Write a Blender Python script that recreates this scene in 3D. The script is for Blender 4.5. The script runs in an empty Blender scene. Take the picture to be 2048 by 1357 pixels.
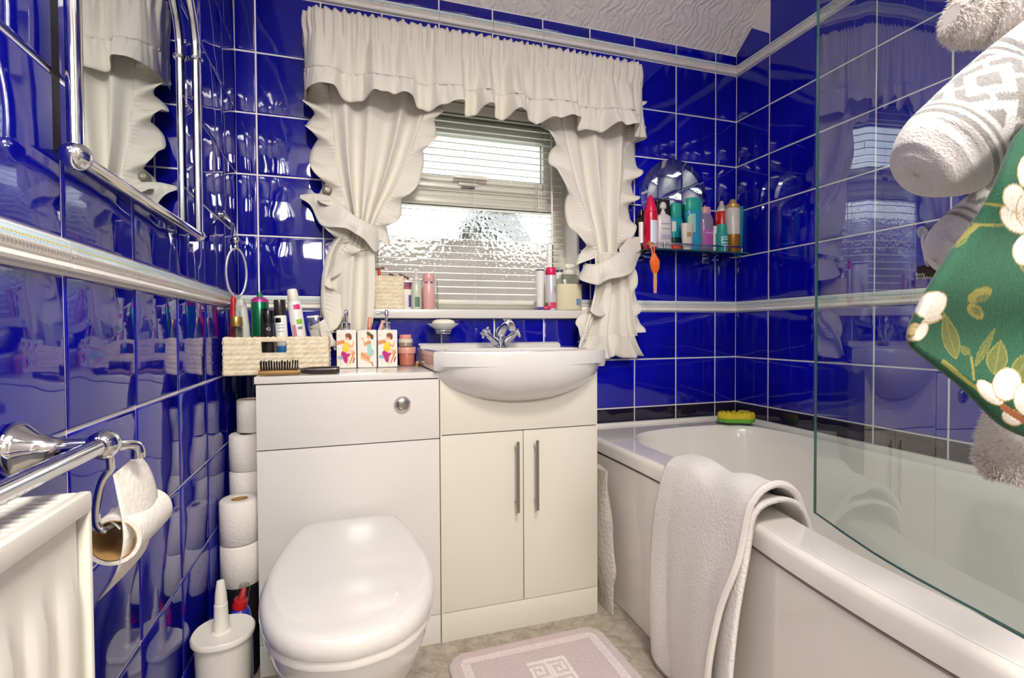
import bpy, bmesh, math, random
import numpy as np
from mathutils import Vector, Matrix, noise
random.seed(7); np.random.seed(7)
sc = bpy.context.scene
COL = sc.collection

# ------------------------------------------------------------------ camera
FPX, PPX = 945.487, -53.446
YAW, PITCH, ROLL = math.radians(16.308), math.radians(-1.0819), math.radians(-0.34907)
CAM = np.array([0.34138, -1.71716, 0.93])
def _axes():
    cy, sy = math.cos(YAW), math.sin(YAW); cp, sp = math.cos(PITCH), math.sin(PITCH); cr, sr = math.cos(ROLL), math.sin(ROLL)
    R = np.array([cy, -sy, 0]); F = np.array([sy, cy, 0]); U = np.array([0, 0, 1.0])
    F2 = F*cp+U*sp; U2 = -F*sp+U*cp
    return R*cr+U2*sr, -R*sr+U2*cr, F2
AR, AU, AF = _axes()
def ray(x, y): return AR*(x-1024-PPX)/FPX + AU*(678.5-y)/FPX + AF
def at(x, y, ax, val):
    """point of the world on the plane axis=val that the photograph shows at pixel x, y"""
    d = ray(x, y); return CAM + d*((val-CAM[ax])/d[ax])
def dep(x, y, d): return CAM + ray(x, y)*d
cam = bpy.data.cameras.new('camera'); co = bpy.data.objects.new('camera', cam); COL.objects.link(co)
cam.sensor_width = 36; cam.lens = FPX/2048*36; cam.shift_x = -PPX/2048; cam.clip_start = 0.01
M = Matrix(((AR[0], AU[0], -AF[0], CAM[0]), (AR[1], AU[1], -AF[1], CAM[1]), (AR[2], AU[2], -AF[2], CAM[2]), (0, 0, 0, 1)))
co.matrix_world = M; sc.camera = co

# ------------------------------------------------------------------ light and exposure
w = bpy.data.worlds.new('overcast_sky'); sc.world = w; w.use_nodes = True
bg = w.node_tree.nodes['Background']; bg.inputs[0].default_value = (0.93, 0.97, 1.0, 1); bg.inputs[1].default_value = 3.6
def area(name, loc, rot, size, power, color, size_y=None):
    l = bpy.data.lights.new(name, 'AREA'); l.energy = power; l.color = color; l.size = size
    if size_y: l.shape = 'RECTANGLE'; l.size_y = size_y
    o = bpy.data.objects.new(name, l); o.location = loc; o.rotation_euler = rot; COL.objects.link(o); return o
LAMP_POWER = 44.0
area('ceiling_lamp', (0.62, -1.86, 2.335), (math.radians(-12), 0, 0), 0.5, LAMP_POWER, (1.0, 0.94, 0.85))
area('added_fill_lamp', (0.50, -3.25, 2.05), (math.radians(68), 0, math.radians(-6)), 0.38, 42.0, (1.0, 0.95, 0.88))  # added fill lamp behind the camera, brightens surfaces facing it
vs = sc.view_settings; vs.view_transform = 'Standard'; vs.look = 'None'; vs.gamma = 1; vs.use_curve_mapping = False; vs.exposure = 0.0
sc.cycles.max_bounces = 12; sc.cycles.transparent_max_bounces = 16; sc.cycles.glossy_bounces = 6; sc.cycles.transmission_bounces = 8

# ------------------------------------------------------------------ helpers
def lin(h):
    if isinstance(h, str):
        h = h.lstrip('#'); v = [int(h[i:i+2], 16)/255 for i in (0, 2, 4)]
    else: v = list(h)
    return [x/12.92 if x <= .04045 else ((x+.055)/1.055)**2.4 for x in v]
def new_mat(name):
    m = bpy.data.materials.new(name); m.use_nodes = True
    return m, m.node_tree.nodes, m.node_tree.links, m.node_tree.nodes['Principled BSDF']
def mat(name, col, rough=.5, metal=0, coat=0, trans=0, ior=None, bump=None, sheen=0, alpha=None, mottled=None, spec=None, sss=0):
    m, N, L, b = new_mat(name)
    c = lin(col)+[1]; b.inputs['Base Color'].default_value = c; b.inputs['Roughness'].default_value = rough; b.inputs['Metallic'].default_value = metal
    if coat: b.inputs['Coat Weight'].default_value = coat; b.inputs['Coat Roughness'].default_value = .03
    if trans: b.inputs['Transmission Weight'].default_value = trans
    if ior: b.inputs['IOR'].default_value = ior
    if sheen: b.inputs['Sheen Weight'].default_value = sheen
    if spec is not None: b.inputs['Specular IOR Level'].default_value = spec
    if alpha is not None: b.inputs['Alpha'].default_value = alpha
    if mottled or bump:
        g = N.new('ShaderNodeNewGeometry')
    if mottled:
        c2, s = mottled; n = N.new('ShaderNodeTexNoise'); n.inputs['Scale'].default_value = s; n.inputs['Detail'].default_value = 4
        L.new(g.outputs['Position'], n.inputs['Vector']); mx = N.new('ShaderNodeMixRGB'); mx.inputs[1].default_value = c; mx.inputs[2].default_value = lin(c2)+[1]
        r = N.new('ShaderNodeValToRGB'); r.color_ramp.elements[0].position = .35; r.color_ramp.elements[1].position = .65
        L.new(n.outputs[0], r.inputs[0]); L.new(r.outputs[0], mx.inputs[0]); L.new(mx.outputs[0], b.inputs['Base Color'])
    if bump:
        s, st, ds = bump; n = N.new('ShaderNodeTexNoise'); n.inputs['Scale'].default_value = s; n.inputs['Detail'].default_value = 3
        L.new(g.outputs['Position'], n.inputs['Vector']); bp = N.new('ShaderNodeBump'); bp.inputs['Strength'].default_value = st; bp.inputs['Distance'].default_value = ds
        L.new(n.outputs[0], bp.inputs['Height']); L.new(bp.outputs[0], b.inputs['Normal'])
    return m
def clear_mat(name, tint, refl=.12, rough=.02, bumps=None, tintmix=1.0):
    """thin clear sheet: see-through with a Fresnel reflection, lets light pass"""
    m, N, L, b = new_mat(name); N.remove(b); out = N['Material Output']
    t = N.new('ShaderNodeBsdfTransparent'); t.inputs[0].default_value = lin(tint)+[1]
    g = N.new('ShaderNodeBsdfGlossy'); g.inputs['Roughness'].default_value = rough
    f = N.new('ShaderNodeLayerWeight'); f.inputs[0].default_value = .5; pw = N.new('ShaderNodeMath'); pw.operation = 'POWER'; pw.inputs[1].default_value = 5; L.new(f.outputs['Facing'], pw.inputs[0])
    mm = N.new('ShaderNodeMath'); mm.operation = 'MULTIPLY_ADD'; mm.inputs[1].default_value = .9; mm.inputs[2].default_value = .045+refl
    mm.use_clamp = True
    L.new(pw.outputs[0], mm.inputs[0]); mx = N.new('ShaderNodeMixShader'); L.new(mm.outputs[0], mx.inputs[0]); L.new(t.outputs[0], mx.inputs[1]); L.new(g.outputs[0], mx.inputs[2])
    L.new(mx.outputs[0], out.inputs[0]); return m
def print_mat(name, rough=.5, bump=None, sheen=0, coat=0):
    m = mat(name, '#ffffff', rough, bump=bump, sheen=sheen, coat=coat); N = m.node_tree.nodes
    a = N.new('ShaderNodeAttribute'); a.attribute_name = 'Col'; m.node_tree.links.new(a.outputs['Color'], N['Principled BSDF'].inputs['Base Color']); return m

class MB:
    def __init__(s): s.v = []; s.f = []
    def add(s, v, f):
        o = len(s.v); s.v += [tuple(map(float, p)) for p in v]; s.f += [tuple(i+o for i in q) for q in f]; return s
    def box(s, x0, x1, y0, y1, z0, z1, b=0.0):
        if b <= 0:
            v = [(x, y, z) for z in (z0, z1) for y in (y0, y1) for x in (x0, x1)]
            return s.add(v, [(0, 2, 3, 1), (4, 5, 7, 6), (0, 1, 5, 4), (2, 6, 7, 3), (0, 4, 6, 2), (1, 3, 7, 5)])
        bm = bmesh.new(); r = bmesh.ops.create_cube(bm, size=1)
        for q in bm.verts: q.co = Vector(((x0+x1)/2+q.co.x*(x1-x0), (y0+y1)/2+q.co.y*(y1-y0), (z0+z1)/2+q.co.z*(z1-z0)))
        bmesh.ops.bevel(bm, geom=bm.edges[:], offset=b, segments=2, profile=.6, affect='EDGES')
        bm.verts.index_update(); s.add([q.co for q in bm.verts], [[q.index for q in f.verts] for f in bm.faces]); bm.free(); return s
    def loft(s, rings, cap0=True, cap1=True, close=True):
        n = len(rings[0]); v = [p for r in rings for p in r]; f = []
        for i in range(len(rings)-1):
            for j in range(n if close else n-1):
                a = i*n+j; b = i*n+(j+1) % n; f.append((a, b, b+n, a+n))
        if cap0: f.append(tuple(range(n))[::-1])
        if cap1: f.append(tuple((len(rings)-1)*n+j for j in range(n)))
        return s.add(v, f)
    def rev(s, prof, n=24, c=(0, 0), e=2.0, cap0=True, cap1=True):
        """prof: (z, rx[, ry]) rings about a vertical axis; e>2 squares the section"""
        R = []
        for p in prof:
            z, rx = p[0], p[1]; ry = p[2] if len(p) > 2 else rx; r = []
            for k in range(n):
                a = 2*math.pi*k/n; ca, sa = math.cos(a), math.sin(a)
                r.append((c[0]+rx*math.copysign(abs(ca)**(2/e), ca), c[1]+ry*math.copysign(abs(sa)**(2/e), sa), z))
            R.append(r)
        return s.loft(R, cap0, cap1)
    def tube(s, path, r, n=10, caps=True):
        path = [Vector(p) for p in path]; R = []; up = None
        for i, p in enumerate(path):
            t = (path[min(i+1, len(path)-1)]-path[max(i-1, 0)]).normalized()
            if up is None:
                up = Vector((0, 0, 1)) if abs(t.z) < .9 else Vector((1, 0, 0))
            a = (up - t*up.dot(t)).normalized(); up = a; b = t.cross(a); rr = r[i] if isinstance(r, (list, tuple)) else r
            R.append([p+(a*math.cos(2*math.pi*k/n)+b*math.sin(2*math.pi*k/n))*rr for k in range(n)])
        return s.loft(R, caps, caps)
    def ball(s, c, r, n=14, m=9, sz=1.0):
        return s.rev([(c[2]-r*sz*math.cos(math.pi*i/m), max(r*math.sin(math.pi*i/m), 1e-4)) for i in range(m+1)], n, (c[0], c[1]))
    def torus(s, c, R, r, n=36, m=10, axis='y', a0=0, a1=360):
        pts = []
        for k in range(n+1):
            a = math.radians(a0+(a1-a0)*k/n); u, v = R*math.cos(a), R*math.sin(a)
            pts.append((c[0]+u, c[1], c[2]+v) if axis == 'y' else (c[0], c[1]+u, c[2]+v) if axis == 'x' else (c[0]+u, c[1]+v, c[2]))
        return s.tube(pts, r, m)
    def grid(s, P):
        P = np.asarray(P); nu, nv = P.shape[:2]; v = P.reshape(-1, 3)
        return s.add(v, [(i*nv+j, i*nv+j+1, (i+1)*nv+j+1, (i+1)*nv+j) for i in range(nu-1) for j in range(nv-1)])
    def prism(s, poly, axis, a, b):
        """polygon in the two other axes, extruded along axis from a to b"""
        def pt(p, t): return {0: (t, p[0], p[1]), 1: (p[0], t, p[1]), 2: (p[0], p[1], t)}[axis]
        n = len(poly); v = [pt(p, a) for p in poly]+[pt(p, b) for p in poly]
        return s.add(v, [tuple(range(n)), tuple(range(2*n-1, n-1, -1))]+[(i, i+n, (i+1) % n+n, (i+1) % n) for i in range(n)])
    def xf(s, Mx):
        s.v = [tuple(Mx @ Vector(p)) for p in s.v]; return s
def mesh_of(mb, name, mats, smooth, ang=40, recalc=True):
    me = bpy.data.meshes.new(name); me.from_pydata(mb.v, [], mb.f); me.validate()
    if recalc:
        bm = bmesh.new(); bm.from_mesh(me); bmesh.ops.recalc_face_normals(bm, faces=bm.faces[:]); bm.to_mesh(me); bm.free()
    for m in (mats if isinstance(mats, (list, tuple)) else [mats]): me.materials.append(m)
    if smooth:
        me.polygons.foreach_set('use_smooth', [True]*len(me.polygons))
        if ang < 180: me.set_sharp_from_angle(angle=math.radians(ang))
    return me
def tag(o, label=None, cat=None, group=None, kind=None):
    if label: o['label'] = label
    if cat: o['category'] = cat
    if group: o['group'] = group
    if kind: o['kind'] = kind
    return o
def empty(name, loc=(0, 0, 0), rot=(0, 0, 0), label=None, cat=None, group=None):
    o = bpy.data.objects.new(name, None); o.location = loc; o.rotation_euler = rot; o.empty_display_size = .02; COL.objects.link(o); return tag(o, label, cat, group)
def top_loc(o):
    x = Vector((0, 0, 0))
    while o: x += o.location; o = o.parent
    return x
def part(name, mb, m, parent=None, smooth=True, world=True, ang=40, label=None, kind=None, solid=None, recalc=True):
    """one mesh object; world=True: mb is in world coordinates (parent unrotated)"""
    if parent and world:
        off = top_loc(parent); mb.v = [(p[0]-off.x, p[1]-off.y, p[2]-off.z) for p in mb.v]
    o = bpy.data.objects.new(name, mesh_of(mb, name, m, smooth, ang, recalc)); COL.objects.link(o)
    if parent: o.parent = parent
    if label: o['label'] = label
    if kind: o['kind'] = kind
    if solid:
        md = o.modifiers.new('thickness', 'SOLIDIFY'); md.thickness = solid; md.offset = 0
    return o
def single(name, mb, m, label, cat, group=None, **k):
    """a thing made of one mesh, origin at its base"""
    a = np.array(mb.v); b = Vector(((a[:, 0].min()+a[:, 0].max())/2, (a[:, 1].min()+a[:, 1].max())/2, a[:, 2].min()))
    mb.v = [(p[0]-b.x, p[1]-b.y, p[2]-b.z) for p in mb.v]
    o = part(name, mb, m, None, **k); o.location = b; return tag(o, label, cat, group)
def structure(name, mb, m, **k):
    o = part(name, mb, m, None, **k); o['kind'] = 'structure'; return o
def painted(name, P, C, m, parent=None, solid=None, world=True, kind=None):
    """grid of points with a printed colour per point (flat print)"""
    P = np.asarray(P, float); mb = MB().grid(P); o = part(name, mb, m, parent, True, world, 180, kind=kind, recalc=False)
    a = o.data.color_attributes.new('Col', 'FLOAT_COLOR', 'POINT'); C = np.asarray(C, float).reshape(-1, 3)
    l = np.where(C <= .04045, C/12.92, ((np.maximum(C, 0)+.055)/1.055)**2.4)
    a.data.foreach_set('color', np.hstack([l, np.ones((len(l), 1))]).ravel())
    if solid:
        md = o.modifiers.new('thickness', 'SOLIDIFY'); md.thickness = solid; md.offset = 0
    return o
class Pic:
    """paints flat shapes into a colour array over coordinates U, V"""
    def __init__(s, U, V, base): s.U, s.V = U, V; s.C = np.zeros(U.shape+(3,)); s.C[:] = s.c(base)
    def c(s, h):
        h = h.lstrip('#'); return np.array([int(h[i:i+2], 16)/255 for i in (0, 2, 4)])
    def put(s, mask, col): s.C[mask] = s.c(col) if isinstance(col, str) else col; return s
    def ell(s, cx, cy, rx, ry, col, rot=0):
        a = math.radians(rot); du, dv = s.U-cx, s.V-cy; x = du*math.cos(a)+dv*math.sin(a); y = -du*math.sin(a)+dv*math.cos(a)
        return s.put((x/rx)**2+(y/ry)**2 < 1, col)
    def cap(s, x0, y0, x1, y1, r, col, r1=None):
        d = np.array([x1-x0, y1-y0]); L2 = max(d@d, 1e-12); t = np.clip(((s.U-x0)*d[0]+(s.V-y0)*d[1])/L2, 0, 1)
        rr = r if r1 is None else r+(r1-r)*t
        return s.put((s.U-x0-t*d[0])**2+(s.V-y0-t*d[1])**2 < rr*rr, col)
    def rect(s, x0, x1, y0, y1, col): return s.put((s.U > x0) & (s.U < x1) & (s.V > y0) & (s.V < y1), col)
    def leaf(s, x0, y0, x1, y1, wd, col, edge=None):
        d = np.array([x1-x0, y1-y0]); L = math.hypot(*d); d = d/L; a = (s.U-x0)*d[0]+(s.V-y0)*d[1]; b = -(s.U-x0)*d[1]+(s.V-y0)*d[0]
        t = np.clip(a/L, 0, 1); h = wd*np.sin(math.pi*t**.8)
        ok = (a > 0) & (a < L)
        if edge: s.put(ok & (abs(b) < h), edge); return s.put(ok & (abs(b) < h-.14*wd-1e-9) & (abs(b) > .05*wd), col)
        return s.put(ok & (abs(b) < h), col)
def text_part(txt, size, m, parent, loc, rot, extrude=.0003, name='lettering', align='CENTER', sx=1.0):
    cu = bpy.data.curves.new('t', 'FONT'); cu.body = txt; cu.size = size; cu.extrude = extrude; cu.align_x = align; cu.align_y = 'CENTER'; cu.resolution_u = 2
    t = bpy.data.objects.new('t', cu); COL.objects.link(t); dg = bpy.context.evaluated_depsgraph_get(); me = bpy.data.meshes.new_from_object(t.evaluated_get(dg)); bpy.data.objects.remove(t)
    me.materials.clear(); me.materials.append(m); o = bpy.data.objects.new(name, me); COL.objects.link(o); o.parent = parent; o.location = loc; o.rotation_euler = rot; o.scale = (sx, 1, 1); return o
def smoothstep(a, b, x):
    t = np.clip((x-a)/(b-a), 0, 1); return t*t*(3-2*t)
def spline(pts, n):
    """Catmull-Rom through pts, n samples"""
    P = np.array(pts, float); k = len(P); out = []
    for i in range(n):
        t = i/(n-1)*(k-1); j = min(int(t), k-2); f = t-j
        p0, p1, p2, p3 = P[max(j-1, 0)], P[j], P[j+1], P[min(j+2, k-1)]
        out.append(.5*((2*p1)+(p2-p0)*f+(2*p0-5*p1+4*p2-p3)*f*f+(3*p1-p0-3*p2+p3)*f**3))
    return np.array(out)

# ------------------------------------------------------------------ materials
def tile_mat(name, col, amp):
    m, N, L, b = new_mat(name); b.inputs['Base Color'].default_value = lin(col)+[1]; b.inputs['Roughness'].default_value = .045; b.inputs['IOR'].default_value = 1.56
    g = N.new('ShaderNodeNewGeometry'); oi = N.new('ShaderNodeObjectInfo'); ad = N.new('ShaderNodeVectorMath'); ad.operation = 'MULTIPLY_ADD'
    cm = N.new('ShaderNodeCombineXYZ'); L.new(oi.outputs['Random'], cm.inputs[0]); L.new(oi.outputs['Random'], cm.inputs[1])
    L.new(cm.outputs[0], ad.inputs[0]); ad.inputs[1].default_value = (23, 41, 0); L.new(g.outputs['Position'], ad.inputs[2])
    n = N.new('ShaderNodeTexNoise'); n.inputs['Scale'].default_value = 9; n.inputs['Detail'].default_value = 1.2; n.inputs['Roughness'].default_value = .4
    L.new(ad.outputs[0], n.inputs['Vector']); bp = N.new('ShaderNodeBump'); bp.inputs['Strength'].default_value = 1; bp.inputs['Distance'].default_value = amp
    L.new(n.outputs[0], bp.inputs['Height']); L.new(bp.outputs[0], b.inputs['Normal'])
    # glaze depth varies a little from tile to tile and within one
    n2 = N.new('ShaderNodeTexNoise'); n2.inputs['Scale'].default_value = 5; L.new(ad.outputs[0], n2.inputs['Vector'])
    hs = N.new('ShaderNodeHueSaturation'); hs.inputs['Color'].default_value = lin(col)+[1]; mr = N.new('ShaderNodeMapRange'); mr.inputs['From Min'].default_value = .3; mr.inputs['From Max'].default_value = .7; mr.inputs['To Min'].default_value = .8; mr.inputs['To Max'].default_value = 1.2
    L.new(n2.outputs[0], mr.inputs[0]); L.new(mr.outputs[0], hs.inputs['Value']); L.new(hs.outputs[0], b.inputs['Base Color']); return m
TILE = tile_mat('cobalt_glaze', '#080c8c', .0042)
TILE_R = tile_mat('cobalt_glaze_flat', '#060aa2', .0022)  # same tiles with a brighter colour, making up for weaker light on the right
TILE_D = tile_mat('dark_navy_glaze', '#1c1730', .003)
GROUT = mat('pale_grout', '#f0ebea', .85)
WHITE = mat('white_gloss_board', '#d8d5cf', .22, coat=.3)
CREAM = mat('cream_board', '#d8d4c6', .28, coat=.25)
CERAM = mat('white_ceramic', '#dad8d4', .08, coat=.6)
ACRYL = mat('white_acrylic', '#f0ece2', .12, coat=.5)
PLASTW = mat('white_plastic', '#dedbd0', .3)
UPVC = mat('white_frame_plastic', '#dedbd0', .3)
CHROME = mat('chrome', '#d8d8da', .07, 1)
STEEL = mat('brushed_steel', '#a8a6a0', .25, 1)
MIRROR = mat('mirror_silver', '#e6ecec', .0, 1)
CLOTH = mat('cream_cotton', '#dedacd', .9, sheen=.25, bump=(260, .25, .0006))
TERRY = mat('white_terry', '#e8e4de', .95, sheen=.3, bump=(170, .9, .0032))
TISSUE = mat('white_tissue', '#e2ddd4', .95, bump=(150, .8, .0016))
CARD = mat('brown_card_core', '#a98350', .8)
DARK = mat('black_plastic', '#141216', .3)
SHADOWGAP = mat('dark_gap', '#3a362f', .9)
SEAGRASS = mat('cream_seagrass', '#e8dcc6', .85, bump=(300, .8, .0015), mottled=('#d8c8a8', 45))
PLASTER = mat('painted_plaster', '#d8d2cc', .8)
GLASS = clear_mat('clear_glass', '#f4faf8', .0)
SCREEN = clear_mat('shower_glass', '#e9f2ef', .09, .0)
GEDGE = mat('green_glass_edge', '#4f7f78', .15, trans=.6)
CLEARP = clear_mat('clear_plastic', '#eceee6', .05, .08)
P = lambda n, c, r=.3, **k: mat(n, c, r, **k)

# ------------------------------------------------------------------ room shell
W = 2.0118; YF = -2.2; ZC = 2.42; ZT = 2.137; SL = 0.86       # width, front wall, ceiling, height where the slope meets the back wall
G = .0052; PX, PZ = .20394, .2
Z_TB, Z_TT, Z_MT, Z_MB = 2.047, 2.0924, 1.047, 1.0043
WX0, WX1, WZ0, WZ1 = .40, 1.235, .974, 1.80                    # window opening
mb = MB()
for x0, x1, z0, z1 in ((-.12, WX0, 0, 2.6), (WX1, W+.12, 0, 2.6), (WX0, WX1, 0, WZ0), (WX0, WX1, WZ1, 2.6)): mb.box(x0, x1, .0003, .26, z0, z1)
wall_back = structure('wall_back', mb, GROUT, smooth=False)
wall_left = structure('wall_left', MB().box(-.12, -.0003, YF-.12, .005, 0, 2.6), GROUT, smooth=False)
wall_right = structure('wall_right', MB().box(W+.0003, W+.12, YF-.12, .005, 0, 2.6), GROUT, smooth=False)
wall_front = structure('wall_front', MB().box(-.12, .10, YF-.12, YF, 0, 2.6).box(.90, W+.12, YF-.12, YF, 0, 2.6).box(.10, .90, YF-.12, YF, 2.03, 2.6), PLASTER, smooth=False)  # doorway left open to let the added fill lamp shine in
structure('wall_added_hallway', MB().box(-.6, 1.7, -3.72, -3.6, 0, 2.6).box(-.72, -.6, -3.72, YF-.12, 0, 2.6).box(1.7, 1.82, -3.72, YF-.12, 0, 2.6).box(-.72, 1.82, -3.72, YF-.12, 2.42, 2.6), PLASTER, smooth=False)  # unseen hallway shell, added to house and bounce the fill light

m, N, L, b = new_mat('mottled_vinyl'); b.inputs['Roughness'].default_value = .45
g = N.new('ShaderNodeNewGeometry'); n = N.new('ShaderNodeTexNoise'); n.inputs['Scale'].default_value = 28; n.inputs['Detail'].default_value = 7; n.inputs['Roughness'].default_value = .68; n.inputs['Distortion'].default_value = .6
L.new(g.outputs['Position'], n.inputs['Vector']); r = N.new('ShaderNodeValToRGB')
for p, c in ((.30, '#83796d'), (.42, '#b3a99c'), (.5, '#d2c9bd'), (.60, '#dfd7cb'), (.72, '#bdb1a2')):
    e = r.color_ramp.elements[0] if p == .30 else r.color_ramp.elements[1] if p == .72 else r.color_ramp.elements.new(p); e.position = p; e.color = lin(c)+[1]
L.new(n.outputs[0], r.inputs[0]); L.new(r.outputs[0], b.inputs['Base Color'])
structure('floor', MB().box(-.72, W+.12, -3.72, .26, -.05, 0), m, smooth=False)
m, N, L, b = new_mat('artex_plaster'); b.inputs['Base Color'].default_value = lin('#efebe4')+[1]; b.inputs['Roughness'].default_value = .85
g = N.new('ShaderNodeNewGeometry'); n = N.new('ShaderNodeTexNoise'); n.inputs['Scale'].default_value = 16; n.inputs['Detail'].default_value = 1; n.inputs['Distortion'].default_value = 2.5
wv = N.new('ShaderNodeTexWave'); wv.inputs['Scale'].default_value = 9; wv.inputs['Distortion'].default_value = 16; wv.inputs['Detail'].default_value = 2.5; wv.inputs['Detail Scale'].default_value = 1.6
L.new(g.outputs['Position'], n.inputs['Vector']); L.new(g.outputs['Position'], wv.inputs['Vector']); bp = N.new('ShaderNodeBump'); bp.inputs['Strength'].default_value = .55; bp.inputs['Distance'].default_value = .006
L.new(wv.outputs[1], bp.inputs['Height']); L.new(bp.outputs[0], b.inputs['Normal'])
yk = -(ZC-ZT)/SL
structure('ceiling', MB().prism([(.005, ZT-.004), (yk, ZC), (YF-.12, ZC), (YF-.12, ZC+.08), (yk+.02, ZC+.08), (.12, ZT+.05), (.12, ZT-.004)], 0, -.12, W+.12), m, smooth=False)

# tiles: every tile a piece of its wall, bevelled and a touch uneven
TM = {}
def clip(poly, a, b, c):
    out = []
    for i in range(len(poly)):
        p, q = poly[i], poly[(i+1) % len(poly)]; dp, dq = a*p[0]+b*p[1]-c, a*q[0]+b*q[1]-c
        if dp <= 0: out.append(p)
        if dp*dq < 0: t = dp/(dp-dq); out.append((p[0]+t*(q[0]-p[0]), p[1]+t*(q[1]-p[1])))
    return out
def tile(wall, poly, m, place):
    """poly: outline in wall coordinates (u, z); place(u, z) -> object matrix at the outline's middle"""
    if len(poly) < 3: return
    us = [p[0] for p in poly]; zs = [p[1] for p in poly]; cu, cz = (min(us)+max(us))/2, (min(zs)+max(zs))/2
    if max(us)-min(us) < .012 or max(zs)-min(zs) < .012: return
    key = (m.name,)+tuple((round(p[0]-cu, 4), round(p[1]-cz, 4)) for p in poly)
    if key not in TM:
        loc = [(p[0]-cu, p[1]-cz) for p in poly]
        def shr(k): return [(p[0]-math.copysign(min(k, abs(p[0])*.5), p[0]), p[1]-math.copysign(min(k, abs(p[1])*.5), p[1])) for p in loc]
        R = [[(p[0], -d, p[1]) for p in shr(k)] for k, d in ((0, -.004), (0, .0006), (.0010, .0019), (.0040, .0026))]
        TM[key] = mesh_of(MB().loft(R), 'tile', m, True, 50)
    o = bpy.data.objects.new('tile', TM[key]); COL.objects.link(o); o.parent = wall
    o.matrix_local = place(cu, cz) @ Matrix.Rotation(random.gauss(0, .0035), 4, 'X') @ Matrix.Rotation(random.gauss(0, .0035), 4, 'Z')
rows = [(0.004+.0, .204), (.204, .404), (.404, .604), (.604, .804), (.804, Z_MB)] + [(Z_MT+i*PZ, Z_MT+(i+1)*PZ) for i in range(5)] + [(Z_TT, Z_TT+PZ), (Z_TT+PZ, Z_TT+2*PZ)]
def rect(u0, u1, z0, z1): return [(u0+G/2, z0+G/2), (u1-G/2, z0+G/2), (u1-G/2, z1-G/2), (u0+G/2, z1-G/2)]
plB = lambda u, z: Matrix.Translation((u, 0, z))
plL = lambda u, z: Matrix.Translation((0, u, z)) @ Matrix.Rotation(math.pi/2, 4, 'Z')
plR = lambda u, z: Matrix.Translation((W, u, z)) @ Matrix.Rotation(-math.pi/2, 4, 'Z')
bx = sorted([0, W]+[1.8992-k*PX for k in range(10)])
for u0, u1 in zip(bx[:-1], bx[1:]):
    for z0, z1 in rows:
        if z0 > ZT: continue
        if z1 < .41: continue                                   # hidden behind the units and the bath
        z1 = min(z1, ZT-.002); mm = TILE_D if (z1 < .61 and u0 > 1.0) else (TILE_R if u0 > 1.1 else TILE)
        p = rect(u0, u1, z0, z1)
        if u1 > WX0 and u0 < WX1 and z1 > WZ0 and z0 < WZ1:
            for a, b_, c in ((1, 0, WX0-.002), (-1, 0, -WX1-.002)): tile(wall_back, clip(p, a, b_, c), mm, plB)
            q = clip(clip(p, 1, 0, WX1), -1, 0, -WX0)
            tile(wall_back, clip(q, 0, 1, WZ0-.002) if len(q) > 2 else [], mm, plB); tile(wall_back, clip(q, 0, -1, -WZ1-.002) if len(q) > 2 else [], mm, plB)
        else: tile(wall_back, p, mm, plB)
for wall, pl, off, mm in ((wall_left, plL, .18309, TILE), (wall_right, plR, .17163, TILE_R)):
    ys = [0]+[-off-k*PX for k in range(11)]
    for y1, y0 in zip(ys[:-1], ys[1:]):
        if y0 < YF: continue
        for z0, z1 in rows:
            if wall is wall_right and z1 < .45: continue
            z1 = min(z1, ZC-.003); p = clip(rect(y0, y1, z0, z1), SL, 1, ZT-.004)
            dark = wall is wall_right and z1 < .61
            tile(wall, p, TILE_D if dark else mm, pl)

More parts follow.
